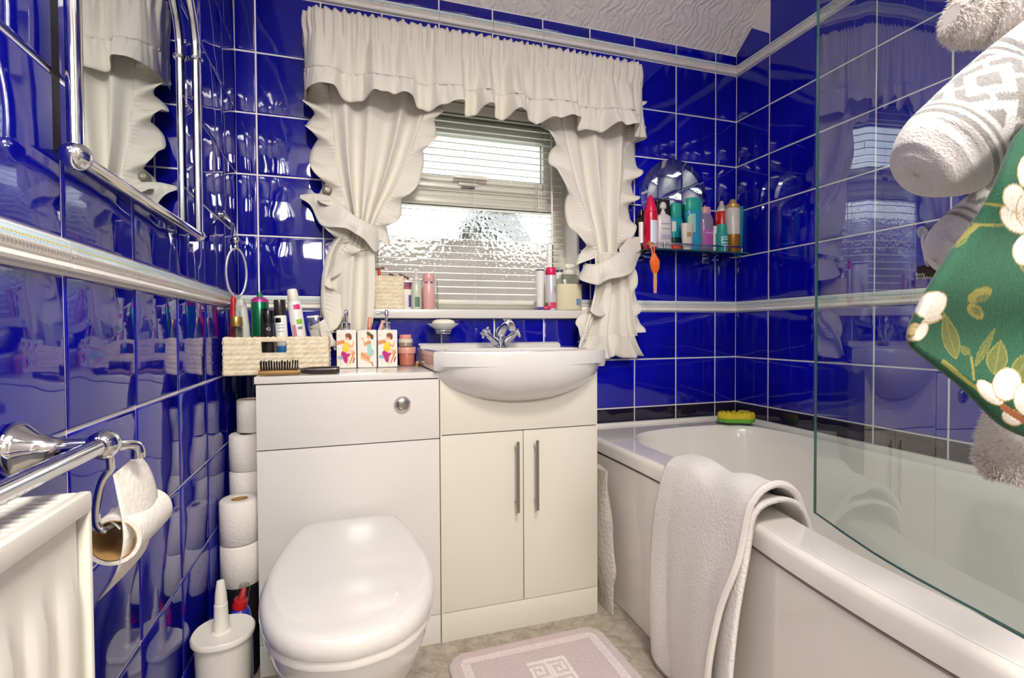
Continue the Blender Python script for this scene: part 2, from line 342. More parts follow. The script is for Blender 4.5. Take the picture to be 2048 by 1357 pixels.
# moulded border tiles (a dado row and a row near the ceiling)
def border_mat():
    m, N, L, b = new_mat('rope_border_glaze'); b.inputs['Roughness'].default_value = .12
    tc = N.new('ShaderNodeTexCoord'); sx = N.new('ShaderNodeSeparateXYZ'); L.new(tc.outputs['Object'], sx.inputs[0])
    r = N.new('ShaderNodeValToRGB'); r.color_ramp.interpolation = 'CONSTANT'
    mr = N.new('ShaderNodeMapRange'); mr.inputs['From Min'].default_value = 0; mr.inputs['From Max'].default_value = .0427; L.new(sx.outputs['Z'], mr.inputs[0]); L.new(mr.outputs[0], r.inputs[0])
    E = r.color_ramp.elements; E[0].position = 0; E[0].color = lin('#f0ece3')+[1]; E[1].position = .60; E[1].color = lin('#a8cade')+[1]
    for p, c in ((.70, '#e4d48c'), (.755, '#c8dce4'), (.90, '#f0f0ec')): e = E.new(p); e.color = lin(c)+[1]
    # twisted rope: slanted ridges across the round part
    cb = N.new('ShaderNodeMath'); cb.operation = 'MULTIPLY_ADD'; L.new(sx.outputs['Z'], cb.inputs[0]); cb.inputs[1].default_value = .9; L.new(sx.outputs['X'], cb.inputs[2])
    ml = N.new('ShaderNodeMath'); ml.operation = 'MULTIPLY'; L.new(cb.outputs[0], ml.inputs[0]); ml.inputs[1].default_value = 2*math.pi/.0062
    sn = N.new('ShaderNodeMath'); sn.operation = 'SINE'; L.new(ml.outputs[0], sn.inputs[0])
    rb = N.new('ShaderNodeValToRGB'); L.new(mr.outputs[0], rb.inputs[0]); RE = rb.color_ramp.elements; RE[0].position = .36; RE[0].color = (0, 0, 0, 1); RE[1].position = .76; RE[1].color = (0, 0, 0, 1); e = RE.new(.44); e.color = (1, 1, 1, 1); e = RE.new(.70); e.color = (1, 1, 1, 1)
    mu = N.new('ShaderNodeMath'); mu.operation = 'MULTIPLY'; L.new(sn.outputs[0], mu.inputs[0]); L.new(rb.outputs[0], mu.inputs[1])
    bp = N.new('ShaderNodeBump'); bp.inputs['Distance'].default_value = .0012; bp.inputs['Strength'].default_value = .8; L.new(mu.outputs[0], bp.inputs['Height']); L.new(bp.outputs[0], b.inputs['Normal'])
    gt = N.new('ShaderNodeMath'); gt.operation = 'MULTIPLY'; gt.inputs[1].default_value = .28; L.new(mu.outputs[0], gt.inputs[0]); gt.use_clamp = True
    mx = N.new('ShaderNodeMixRGB'); L.new(gt.outputs[0], mx.inputs[0]); L.new(r.outputs[0], mx.inputs[1]); mx.inputs[2].default_value = lin('#f2eee6')+[1]; L.new(mx.outputs[0], b.inputs['Base Color']); return m
BORD = border_mat()
PROF = [(-.006, 0), (.006, .0), (.0115, .05), (.0135, .14), (.012, .25), (.0085, .31), (.0085, .36), (.012, .42), (.0145, .52), (.0145, .60), (.012, .69), (.0085, .74), (.008, .80), (.008, .93), (.005, 1.0), (-.006, 1.0)]
BM_ = {}
def border(wall, u0, u1, z0, z1, pl):
    l = round(u1-u0-.0016, 4); h = round(z1-z0-.002, 4)
    if l < .02: return
    if (l, h) not in BM_:
        BM_[(l, h)] = mesh_of(MB().loft([[(sx*l/2, -d, t*h) for d, t in PROF] for sx in (-1, 1)]), 'border_tile', BORD, True, 35)
    o = bpy.data.objects.new('border_tile', BM_[(l, h)]); COL.objects.link(o); o.parent = wall; o.matrix_local = pl((u0+u1)/2, z0+.001)
for u0, u1 in zip(bx[:-1], bx[1:]):
    border(wall_back, u0, u1, Z_TB, Z_TT, plB)
    if u1 < WX0+.01 or u0 > WX1-.01: border(wall_back, u0, u1, Z_MB, Z_MT, plB)
    elif u0 < WX0: border(wall_back, u0, WX0, Z_MB, Z_MT, plB)
    elif u1 > WX1: border(wall_back, WX1, u1, Z_MB, Z_MT, plB)
for wall, pl, off in ((wall_left, plL, .18309), (wall_right, plR, .17163)):
    ys = [-.0]+[-off-k*PX for k in range(10)]
    for y1, y0 in zip(ys[:-1], ys[1:]):
        if y0 < YF: continue
        border(wall, y0, y1, Z_TB, Z_TT, pl); border(wall, y0, y1, Z_MB, Z_MT, pl)

# ------------------------------------------------------------------ window, sill, blind
win = empty('window_1', (.82, .12, .985)); win['kind'] = 'structure'
def frame(mb, x0, x1, z0, z1, t, y0, y1, b=.004):
    mb.box(x0, x0+t, y0, y1, z0, z1, b); mb.box(x1-t, x1, y0, y1, z0, z1, b); mb.box(x0+t, x1-t, y0, y1, z0, z0+t, b); mb.box(x0+t, x1-t, y0, y1, z1-t, z1, b); return mb
mb = frame(MB(), WX0-.004, WX1+.004, .978, WZ1+.004, .06, .115, .175); mb.box(WX0+.05, WX1-.05, .115, .175, 1.422, 1.482, .004)
part('frame', mb, UPVC, win)
part('opener_sash', frame(MB(), WX0+.05, WX1-.05, 1.476, 1.757, .06, .098, .15, .006), UPVC, win)
part('sash_gasket', frame(MB(), WX0+.108, WX1-.108, 1.534, 1.699, .005, .118, .124, 0), DARK, win, smooth=False)
part('glazing_gasket', frame(MB(), WX0+.053, WX1-.053, 1.036, 1.424, .005, .120, .126, 0), DARK, win, smooth=False)
part('pane', MB().box(WX0+.105, WX1-.105, .132, .136, 1.53, 1.70), GLASS, win, smooth=False, label='clear upper pane')
m, N, L, b = new_mat('hammered_glass'); N.remove(b); out = N['Material Output']
g = N.new('ShaderNodeNewGeometry'); vo = N.new('ShaderNodeTexVoronoi'); vo.feature = 'SMOOTH_F1'; vo.inputs['Scale'].default_value = 74; vo.inputs['Smoothness'].default_value = 1.0
L.new(g.outputs['Position'], vo.inputs['Vector']); bp = N.new('ShaderNodeBump'); bp.inputs['Distance'].default_value = .0042; L.new(vo.outputs['Distance'], bp.inputs['Height'])
rf = N.new('ShaderNodeBsdfRefraction'); rf.inputs['IOR'].default_value = 1.30; rf.inputs['Roughness'].default_value = .03; rf.inputs['Color'].default_value = (.95, .96, .95, 1); L.new(bp.outputs[0], rf.inputs['Normal'])
tr = N.new('ShaderNodeBsdfTransparent'); tr.inputs[0].default_value = (.95, .96, .95, 1); mx = N.new('ShaderNodeMixShader'); mx.inputs[0].default_value = .7; L.new(tr.outputs[0], mx.inputs[1]); L.new(rf.outputs[0], mx.inputs[2]); L.new(mx.outputs[0], out.inputs[0])
part('pane', MB().box(WX0+.05, WX1-.05, .132, .133, 1.03, 1.43), m, win, smooth=False, label='hammered obscure lower pane')
hn = MB().box(.765, .845, .086, .099, 1.497, 1.519, .004); hn.box(.745, .875, .066, .084, 1.508, 1.532, .006)
part('handle', hn, UPVC, win)
part('handle_shade_plate', MB().box(.777, .833, .094, .0985, 1.486, 1.494, .001), P('shaded_handle_grey', '#55524d', .4), win)  # dark plate below the handle, its shade put into the colour
sill = MB().box(.255, WX1-.001, -.03, .12, .974, 1.0065, .004); sill.box(WX1-.001, 1.30, -.03, .004, .974, 1.0065, .003)
tag(structure('trim_1', sill, WHITE), 'white window sill board')
jm = MB(); jm.box(WX0-.004, WX0+.006, .002, .118, .985, 1.803); jm.box(WX1-.006, WX1+.004, .002, .118, .985, 1.803); jm.box(WX0, WX1, .002, .118, 1.794, 1.804)
structure('trim_2', jm, UPVC, smooth=False)

blind = empty('venetian_blind', (.80, .062, 1.03), label='off-white venetian blind with open slats hanging inside the window', cat='blind')
part('headrail', MB().box(.425, 1.20, .04, .085, 1.757, 1.79, .003), UPVC, blind)
part('bottom_rail', MB().box(.43, 1.195, .05, .076, 1.03, 1.046, .004), UPVC, blind)
SLATM = mat('blind_slat_paint', '#e4e0d2', .35)
sm = MB(); 
for i, q in enumerate(((-.0125, -.0012), (-.006, .0003), (0, .0008), (.006, .0003), (.0125, -.0012))): pass
prof = [(-.0125, -.0012), (-.006, .0003), (0, .0008), (.006, .0003), (.0125, -.0012)]
sec = [(y, z) for y, z in prof]+[(y, z-.0006) for y, z in prof[::-1]]
slm = mesh_of(MB().loft([[(x, y, z) for y, z in sec] for x in (-.3825, .3825)]), 'slat', SLATM, True, 40)
for i in range(27):
    o = bpy.data.objects.new('slat', slm); COL.objects.link(o); o.parent = blind; o.location = (.8125-.80, 0, .0415+i*.0262); o.rotation_euler = (math.radians(13), 0, 0)
cd = MB()
for x in (.555, .82, 1.085):
    for dy in (-.014, .014): cd.tube([(x, .062+dy, 1.04), (x, .062+dy, 1.76)], .0007, 5)
part('ladder_cord', cd, UPVC, blind)
cd = MB().tube([(1.09, .036, 1.11), (1.09, .036, 1.76)], .0009, 6); cd.rev([(1.085, .004), (1.09, .006), (1.11, .003), (1.115, .0015)], 10, (1.09, .036))
part('pull_cord', cd, UPVC, blind)
part('tilt_wand', MB().tube([(1.135, .032, 1.27), (1.135, .036, 1.765)], .0042, 8), UPVC, blind)

# ------------------------------------------------------------------ outside the window
single('garden_fence', MB().box(-4, 6, 3.2, 3.3, -1, 1.86).box(-4, 6, 3.18, 3.32, 1.86, 1.90), mat('weathered_render', '#675d55', .9, mottled=('#766c64', 3), bump=(9, .5, .02)), 'grey brown garden wall outside the window', 'wall')
tp = at(985, 470, 1, 4.6); tree = empty('conifer_tree', (tp[0], 4.6, -1), label='dark green conifer beyond the frosted window pane', cat='tree')
part('trunk', MB().tube([(tp[0], 4.6, -1), (tp[0], 4.6, .6)], .09, 8), mat('bark', '#4a3a2c', .9), tree)
mb = MB()
for k in range(4200):
    z = random.uniform(.0, 2.72); rr = (.98*(1-z/2.8)**.6+.04)*random.uniform(.75, 1.08); a = random.uniform(0, 6.283); c = Vector((tp[0]+rr*math.cos(a), 4.6+rr*math.sin(a), z)); d = Vector((math.cos(a), math.sin(a), random.uniform(-.4, .6)))*.12; e = Vector((-math.sin(a), math.cos(a), random.uniform(-.5, .5)))*.05
    mb.add([c-e, c+e, c+d], [(0, 1, 2)])
part('foliage', mb, mat('conifer_leaf', '#22402b', .8), tree, smooth=False, kind='stuff', recalc=False)

# ceiling lamp (out of frame, lights the room)
lp = empty('ceiling_light', (.62, -1.86, ZC), label='round white ceiling light', cat='lamp')
m, N, L, b = new_mat('lit_diffuser'); b.inputs['Emission Color'].default_value = (1, .94, .86, 1); b.inputs['Emission Strength'].default_value = 2.5; b.inputs['Base Color'].default_value = (.9, .9, .88, 1)
part('diffuser', MB().rev([(ZC-.045, .16), (ZC-.07, .13), (ZC-.078, .06)][::-1], 32, (.62, -1.86)), m, lp)
part('base', MB().rev([(ZC-.046, .175), (ZC-.001, .18)], 32, (.62, -1.86)), PLASTW, lp)

# ------------------------------------------------------------------ toilet unit and vanity unit
YV = -.348
wc = empty('toilet_cabinet', (.355, -.17, 0), label='white boxed-in cistern cabinet with a chrome flush button behind the toilet', cat='cabinet')
part('carcass', MB().box(.109, .600, YV+.02, -.012, .0, .788), WHITE, wc, smooth=False)
part('top_panel', MB().box(.104, .602, YV-.002, -.008, .790, .809, .0025), WHITE, wc)
part('panel', MB().box(.108, .5995, YV, YV+.018, .6125, .787, .0015), WHITE, wc, label='upper front panel')
part('panel', MB().box(.108, .5995, YV, YV+.018, .0885, .6095, .0015), WHITE, wc, label='lower front panel')
part('plinth', MB().box(.108, .5995, YV+.002, YV+.02, .0, .086, .001), WHITE, wc)
fb = empty('flush', (0, 0, 0)); bpy.data.objects.remove(fb)
def ydisc(mb, c, prof, n=32):
    """prof (distance out of the wall towards -y, radius)"""
    return mb.loft([[(c[0]+r*math.cos(2*math.pi*k/n), c[1]-d, c[2]+r*math.sin(2*math.pi*k/n)) for k in range(n)] for d, r in prof])
fl = part('flush_button', ydisc(MB(), (.492, YV, .718), [(0, .0245), (.004, .0245), (.007, .022), (.0075, .019), (.005, .0175), (.005, .0172)]), CHROME, wc)
part('push_plate', ydisc(MB(), (.492, YV, .718), [(.003, .0168), (.006, .0166), (.0075, .0145), (.008, .004)]), STEEL, fl)

vu = empty('vanity_unit', (.861, -.17, 0), label='cream white vanity cupboard with two doors and slim bar handles under the basin', cat='cabinet')
vb = MB().box(.602, .607, YV+.001, -.012, 0, .81).box(1.115, 1.120, YV+.001, -.012, 0, .81).box(.607, 1.115, YV+.018, YV+.022, .0, .80).box(.607, 1.115, -.016, -.012, 0, .8)
part('carcass', vb, CREAM, vu, smooth=False)
part('fascia', MB().box(.6025, 1.1195, YV, YV+.018, .6205, .81, .0015), CREAM, vu)
for x0, x1, hx, dx in ((.6025, .8615, .836, -1), (.8640, 1.1195, .8995, 1)):
    d = part('door', MB().box(x0, x1, YV, YV+.017, .0885, .6175, .0015), CREAM, vu)
    h = MB().tube([(hx, YV-.026, .374), (hx, YV-.026, .590)], .0048, 12)
    for z in (.396, .568): h.tube([(hx, YV, z), (hx, YV-.026, z)], .0036, 8)
    part('handle', h, STEEL, d)
part('plinth', MB().box(.6025, 1.1195, YV, YV+.018, 0, .086, .001), CREAM, vu)

# basin ------------------------------------------------------------
bas = empty('wash_basin', (.858, -.2, .72), label='white ceramic semi-recessed basin with a rounded front bowl', cat='basin')
XB0, XB1, YB0 = .580, 1.136, -.012
def rim(ins, bow, z, yb=YB0, n=40):
    """outline of the basin: straight back and sides, bowed front; from back left round the front to back right"""
    x0, x1 = XB0+ins, XB1-ins; yc = -.372+ins; cx = (x0+x1)/2; hw = (x1-x0)/2; pts = [(x0, yb), (x0, yb*.5+yc*.5), (x0, yc+.02)]
    for k in range(n+1):
        t = -1+2*k/n; pts.append((cx+hw*t, yc-bow*(1-abs(t)**2.6)-.004*(1-abs(t)**12)))
    pts += [(x1, yc+.02), (x1, yb*.5+yc*.5), (x1, yb)]
    return [(x, y, z) for x, y in pts]
def inner(s, z, dy=0, n=47):
    """bowl opening, an oval with a flat back"""
    cx, cy = .858, -.275+dy; out = []
    for k in range(n):
        a = math.pi+math.pi*2*k/n-.35; ca, sa = math.cos(a), math.sin(a)
        out.append((cx+.225*s*math.copysign(abs(ca)**.8, ca), cy+(.155 if sa < 0 else .095)*s*math.copysign(abs(sa)**.8, sa), z))
    return out
mb = MB()
# slab: underside, sides, lip, top deck
mb.loft([rim(.03, .0, .812), rim(.003, .02, .8125), rim(0, .083, .8265), rim(0, .086, .860), rim(.002, .085, .8665), rim(.007, .080, .869), rim(.03, .06, .868)], True, False, close=True)
part('slab', mb, CERAM, bas)
# bowl bulging out of the fascia
def bowl(z):
    q = max((.822-z)/.112, 0); w_ = .272*max(1-q**2.2, 0)**.5; return w_, .108*max(1-q**2.4, 0)**.62
R = []
for z in [.8275, .8225, .815, .805, .79, .775, .76, .747, .732, .722, .7150, .7110]:
    w_, d_ = bowl(z); r = []
    tp_ = min(1, max(0, 1-((.8225-z)/.06)))
    for k in range(41):
        t = -1+k/20; r.append((.858+w_*t, YV+.006-.026*tp_*(1-abs(t)**10)-d_*(1-abs(t)**2.7)*(.84+.16*(1-tp_)), z))
    R.append(r)
part('bowl', MB().loft(R, True, True, close=True), CERAM, bas)
# deck around the bowl opening
I = [inner(1, .8685), inner(.96, .862), inner(.9, .84), inner(.75, .80), inner(.5, .77), inner(.12, .76)]
dk = MB(); ring_o = [(x, y, .8683) for x, y, z in rim(.02, .066, 0)]
part('bowl_inside', MB().loft(I, False, True), CERAM, bas)
# deck annulus: triangulate between rim and opening
bm = bmesh.new()
def addring(pts):
    v = [bm.verts.new(p) for p in pts]; return [bm.edges.new((v[i], v[(i+1) % len(v)])) for i in range(len(v))]
ed = addring([(x, y, .8684) for x, y, z in rim(.006, .079, 0)])+addring(inner(1, .8684))
bmesh.ops.triangle_fill(bm, use_beauty=True, edges=ed); bm.verts.index_update()
dk = MB().add([v.co for v in bm.verts], [[v.index for v in f.verts] for f in bm.faces]); bm.free()
part('deck', dk, CERAM, bas, smooth=False)
up = MB().loft([[(x, -.012, .866), (x, -.08+t, .867), (x, -.068+t, .879-s), (x, -.05, .884-s), (x, -.012, .884-s)] for x, t, s in ((.586, .006, .004), (.592, 0, 0), (.86, 0, 0), (1.118, 0, 0), (1.134, .012, .015))])
part('upstand', up, CERAM, bas)

# tap ---------------------------------------------------------------
tap = empty('mixer_tap', (.861, -.128, .868), label='chrome mixer tap with two cross-head handles on the basin', cat='tap')
tx, ty, tz = .861, -.128, .868
part('body', MB().rev([(tz, .024), (tz+.004, .024), (tz+.007, .020), (tz+.03, .019), (tz+.05, .017), (tz+.066, .013), (tz+.074, .006)], 24, (tx, ty)), CHROME, tap)
sp = spline([(tx, ty, tz+.035), (tx+.004, ty-.012, tz+.06), (tx+.010, ty-.035, tz+.078), (tx+.012, ty-.07, tz+.082), (tx+.012, ty-.095, tz+.066)], 14)
part('spout', MB().tube(sp, [.0155-.0035*i/13 for i in range(14)], 14), CHROME, tap)
part('top_cap', MB().rev([(tz+.080, .010), (tz+.086, .0135), (tz+.098, .015), (tz+.099, .013), (tz+.097, .011)], 20, (tx+.011, ty-.045)), CHROME, tap)
for s in (-1, 1):
    d = Vector((s*.74, -.18, .62)).normalized(); p0 = Vector((tx+s*.008, ty-.002, tz+.012))
    hd = part('valve_arm', MB().tube([p0, p0+d*.03, p0+d*.031, p0+d*.052, p0+d*.053, p0+d*.062], [.013, .0125, .0115, .0115, .009, .009], 16), CHROME, tap)
    c = p0+d*.066; mbh = MB().tube([p0+d*.058, p0+d*.074, p0+d*.078], [.0085, .0085, .005], 14)
    a = d.cross(Vector((0, 1, 0))).normalized(); b2 = d.cross(a)
    for k in range(4):
        e = a*math.cos(k*math.pi/2+.4)+b2*math.sin(k*math.pi/2+.4); mbh.tube([c+e*.004, c+e*.010, c+e*.016, c+e*.022, c+e*.0245], [.0048, .0036, .0050, .0056, .003], 10)
    part('cross_head', mbh, CHROME, hd)

# soap dish -----------------------------------------------------------
sd = empty('soap_dish', (.664, -.065, .925), label='clear glass soap dish in a chrome holder on the wall above the basin', cat='soap dish')
sc0 = at(886, 652, 1, -.065)
mbd = MB().torus((sc0[0], -.065, sc0[2]-.018), .030, .003, axis='z'); mbd.tube([(sc0[0], -.036, sc0[2]-.018), (sc0[0], -.012, sc0[2]-.018), (sc0[0], -.004, sc0[2]-.018)], [.006, .006, .014], 14); mbd.torus((sc0[0], -.065, sc0[2]-.026), .028, .0022, axis='z')
part('wall_holder', mbd, CHROME, sd)
part('dish', MB().rev([(sc0[2]-.016, .024, .022), (sc0[2]-.008, .036, .031), (sc0[2]+.005, .055, .046), (sc0[2]+.008, .058, .049), (sc0[2]+.005, .053, .044), (sc0[2]-.005, .034, .029), (sc0[2]-.011, .02, .018)], 32, (sc0[0], -.068)), mat('cut_glass', '#e6e8e4', .08, alpha=.55), sd)
single('bar_of_soap', MB().rev([(sc0[2]-.009, .022, .018), (sc0[2]-.003, .034, .027), (sc0[2]+.009, .041, .031), (sc0[2]+.017, .038, .028), (sc0[2]+.022, .024, .018), (sc0[2]+.023, .006, .005)], 28, (sc0[0]+.001, -.068), 2.3), mat('cream_soap', '#ebe3d2', .45), 'cream bar of soap lying in the glass soap dish', 'soap')

# toilet ---------------------------------------------------------------
def egg(s, z, dy=0, sy=1, n=48, cx=.343):
    """plan outline of seat and pan: short hinge side, sides widening to the rounded nose"""
    h = spline(EGG, n//2+1); pts = [(x, y) for x, y in h]+[(-x, y) for x, y in h[::-1][1:-1]]
    return [(cx+x*s, -.66+(y+.66)*s*sy+dy, z) for x, y in pts]
EGG = [(0.0000, -0.3860), (0.0546, -0.3869), (0.0942, -0.3907), (0.1180, -0.4038), (0.1319, -0.4365), (0.1458, -0.4926), (0.1587, -0.5674), (0.1672, -0.6422), (0.1696, -0.7030), (0.1637, -0.7638), (0.1438, -0.8293), (0.1091, -0.8779), (0.0605, -0.9088), (0.0000, -0.9200)]
to = empty('toilet', (.343, -.6, 0), label='white back-to-wall toilet with its lid closed', cat='toilet')
pan = [(.0, .66, .045), (.02, .655, .045), (.09, .63, .05), (.16, .66, .045), (.23, .755, .028), (.29, .87, .012), (.34, .94, .003), (.367, .955, 0)]
def panr(z, s, dy):
    r = egg(s, z, dy); return [(x, min(y, YV-.003) if True else y, z) for x, y, z in [(x, y if y < -.42 else y+(.0), z) for x, y, z in r]]
R = []
for z, s, dy in pan:
    r = []
    for x, y, zz in egg(s, z, dy):
        if y > -.66: y = -.66+(y+.66-dy*0)*((.66-.351)/max(.274*s+dy, .05))
        r.append((x, min(y, -.351), zz))
    R.append(r)
part('pan', MB().loft(R), CERAM, to)
part('seat', MB().loft([egg(.955, 0.3690), egg(.985, 0.3710), egg(.99, 0.3770), egg(.985, 0.3860), egg(.97, 0.3880)]), PLASTW if False else mat('white_seat_plastic', '#e2dfda', .15, coat=.4), to)
LIDM = mat('white_lid_plastic', '#d6d3cf', .12, coat=.5)
part('lid', MB().loft([egg(.97, 0.3880), egg(1.0, 0.3900), egg(1.010, 0.3980), egg(1.010, 0.4070), egg(.998, 0.4165), egg(.972, 0.4235), egg(.93, 0.4272), egg(.86, 0.4285), egg(.6, 0.4305), egg(.25, 0.4320), egg(.03, 0.4322)]), LIDM, to)
for x in (.265, .421): part('hinge', MB().tube([(x-.02, -.375, .376), (x+.02, -.375, .376)], .007, 14), PLASTW, to)

# ------------------------------------------------------------------ bath
ZR = .535
bo = spline([(1.205, -.03), (1.205, -.20), (1.204, -.40), (1.196, -.60), (1.165, -.80), (1.120, -.98), (1.092, -1.14), (1.076, -1.30), (1.070, -1.50), (1.072, -1.74), (1.074, -1.95)], 60)
bath = empty('bath', (1.6, -1.0, 0), label='white shower bath with a curved side panel beside the right wall', cat='bath')
def outl(off, z):
    """outer outline moved inwards by off: down the curved front, then round the wall side"""
    P_ = [(1.205+off, -.006-max(off-.02, 0))]
    T = np.gradient(bo, axis=0); T /= np.linalg.norm(T, axis=1)[:, None]; Nn = np.stack([-T[:, 1], T[:, 0]], 1)
    for p, n_ in zip(bo, Nn): P_.append((p[0]+n_[0]*off, min(p[1]+n_[1]*off, -.006-max(off-.02, 0))))
    return [(x, y, z) for x, y in P_]+[(W-.006-max(off-.02, 0)*.6, -1.95, z), (W-.006-max(off-.02, 0)*.6, -1.0, z), (W-.006-max(off-.02, 0)*.6, -.006-max(off-.02, 0), z)]
mbb = MB().loft([outl(.012, .488), outl(0, .490), outl(0, .520), outl(.002, .528), outl(.008, .5345), outl(.020, .5362)], False, False)
part('rim_edge', mbb, ACRYL, bath)
# inner basin opening: offset of the outer outline with rounded ends
bi = spline([(1.62, -.125), (1.45, -.150), (1.345, -.22), (1.305, -.34), (1.302, -.50), (1.288, -.68), (1.248, -.86), (1.205, -1.03), (1.178, -1.20), (1.165, -1.40), (1.165, -1.62), (1.19, -1.80), (1.28, -1.875), (1.5, -1.885), (1.78, -1.87), (1.895, -1.78), (1.935, -1.5), (1.942, -1.1), (1.942, -.6), (1.935, -.32), (1.90, -.20), (1.80, -.135), (1.62, -.125)], 110)[:-1]
def innr(s, z, k=0):
    c = np.array([1.60, -1.0]); return [(c[0]+(x-c[0])*(1-s*.5)-0, c[1]+(y-c[1])*(1-s*.28)+k, z) for x, y in bi]
bm = bmesh.new(); ed = addring(outl(.014, .5358))+addring(innr(0, .5358)); bmesh.ops.triangle_fill(bm, use_beauty=True, edges=ed); bm.verts.index_update()
part('rim_deck', MB().add([v.co for v in bm.verts], [[v.index for v in f.verts] for f in bm.faces]), ACRYL, bath, smooth=False); bm.free()
part('tub', MB().loft([innr(0, .5358), innr(.02, .533), innr(.05, .520), innr(.09, .48), innr(.16, .38), innr(.26, .27), innr(.42, .19), innr(.62, .165), innr(1.1, .158)], False, True), ACRYL, bath)
bk = MB().box(1.206, W-.005, -.022, -.004, .53, .548, .006).box(W-.024, W-.005, -1.95, -.022, .53, .548, .006)
part('wall_upstand', bk, ACRYL, bath)
pn = [(x+.016, y) for x, y in bo]; T = np.gradient(bo, axis=0); T /= np.linalg.norm(T, axis=1)[:, None]
front = [(p[0]-t[1]*.004, p[1]+t[0]*.004) for p, t in zip(bo, T)]; backl = [(p[0]-t[1]*.014, p[1]+t[0]*.014) for p, t in zip(bo, T)]
mbp = MB().loft([[(x, y, z) for x, y in front]+[(x, y, z) for x, y in backl[::-1]] for z in (.002, .03, .476, .481)])
part('side_panel', mbp, ACRYL, bath)
part('panel_gap', MB().loft([[(x, y, z) for x, y in backl]+[(x+.004, y, z) for x, y in backl[::-1]] for z in (.4815, .4895)]), SHADOWGAP, bath, smooth=False)

# shower screen: bowed glass standing on the bath rim -------------------
gp = [(1.290, -.957), (1.268, -1.005), (1.246, -1.052), (1.231, -1.088), (1.215, -1.125), (1.196, -1.183), (1.184, -1.231), (1.175, -1.270), (1.167, -1.307), (1.153, -1.365), (1.141, -1.42), (1.128, -1.49), (1.10, -1.66), (1.085, -1.80)]
gc = spline(gp, 70)
k3 = np.array([1, 2, 3, 4, 3, 2, 1])/16.
gs = np.stack([np.convolve(np.pad(gc[:, i], 3, mode='reflect', reflect_type='odd'), k3, 'valid') for i in (0, 1)], 1); gc = gs
scr = empty('shower_screen', (1.2, -1.2, .54), label='bowed clear glass shower screen standing on the bath rim', cat='shower screen')
part('glass', MB().grid([[(p[0], p[1], z) for z in np.linspace(.538, 2.05, 12)] for p in gc]), SCREEN, scr, ang=180, recalc=False)
tg = gc[1]-gc[0]; tg /= np.linalg.norm(tg); e0 = gc[0]
part('glass_edge', MB().tube([(e0[0], e0[1], .538), (e0[0], e0[1], 2.05)], .0026, 6), GEDGE, scr)
part('bottom_edge', MB().tube([(p[0], p[1], .5385) for p in gc], .0022, 6), GEDGE, scr)

# towel hung over the bath edge -----------------------------------------
bt = empty('bath_towel', (1.18, -.78, .02), label='cream terry towel draped over the edge of the bath', cat='towel')
def edge_at(y):
    return float(np.interp(-y, -bo[:, 1], bo[:, 0]))
def towel_grid(ya, yb, yta, ytb, lift, out, zin, zlow, ph=0, nu=70, nv=90):
    """u along the bath, v over it: from the bottom hem outside, over the rim, to the hem inside"""
    Pn = np.zeros((nv, nu, 3))
    for j in range(nu):
        u = j/(nu-1)
        for i in range(nv):
            v = i/(nv-1); yb0 = ya+(yb-ya)*u; yt0 = yta+(ytb-yta)*u
            xe = edge_at(yt0); lf = lift*(.45+.55*smoothstep(.35, 1, u))*(1-.15*math.sin(3*u+ph))
            pts = [(edge_at(yb0)-.022-out*.6, yb0, zlow(u)), (xe-.024-out*.9, (yb0*.75+yt0*.25), .17), (xe-.024-out, (yb0*.4+yt0*.6), .34), (xe-.020-out*.7, yt0, .47), (xe-.004, yt0, .545+lf*.6), (xe+.05, yt0, .552+lf), (xe+.105, yt0, .543+lf*.75), (xe+.150, yt0+.01, .50+lf*.1), (xe+.168, yt0+.01, zin)]
            t = v*(len(pts)-1); k = min(int(t), len(pts)-2); f = t-k; q0, q1, q2, q3 = [np.array(pts[min(max(k+o_, 0), len(pts)-1)]) for o_ in (-1, 0, 1, 2)]
            p = .5*((2*q1)+(q2-q0)*f+(2*q0-5*q1+4*q2-q3)*f*f+(3*q1-q0-3*q2+q3)*f**3)
            hang = max(0, .5-v)*2; wv_ = .010*math.sin(5.2*u+1.2+ph+2*v)+.003*math.sin(13*u+ph+4*v)
            p[0] -= abs(wv_)*hang*1.2+.002; p[2] += (1-hang)*.004*math.sin(13*u+8*v+ph) if v > .5 else 0
            Pn[i, j] = p
    return Pn
f1 = part('outer_fold', MB().grid(towel_grid(-.600, -.868, -.615, -.965, .062, .020, .44, lambda u: .012+.035*(1-u)*0+.0*u+.05*max(.25-u, 0))), TERRY, bt, ang=180, solid=.009, recalc=False)
f2 = part('inner_fold', MB().grid(towel_grid(-.66, -.935, -.70, -.975, .026, .004, .40, lambda u: .045+.02*u, 1.3, 40, 70)), TERRY, bt, ang=180, solid=.009, recalc=False)
hem = towel_grid(-.600, -.868, -.615, -.965, .062, .020, .44, lambda u: .012+.05*max(.25-u, 0))
hp = [tuple(hem[i, -1]+np.array([-.002, 0, .003])) for i in range(90)]
part('hem', MB().tube(hp, .0075, 8), mat('white_terry_hem', '#e3ddd6', .9, bump=(500, .4, .001)), bt)

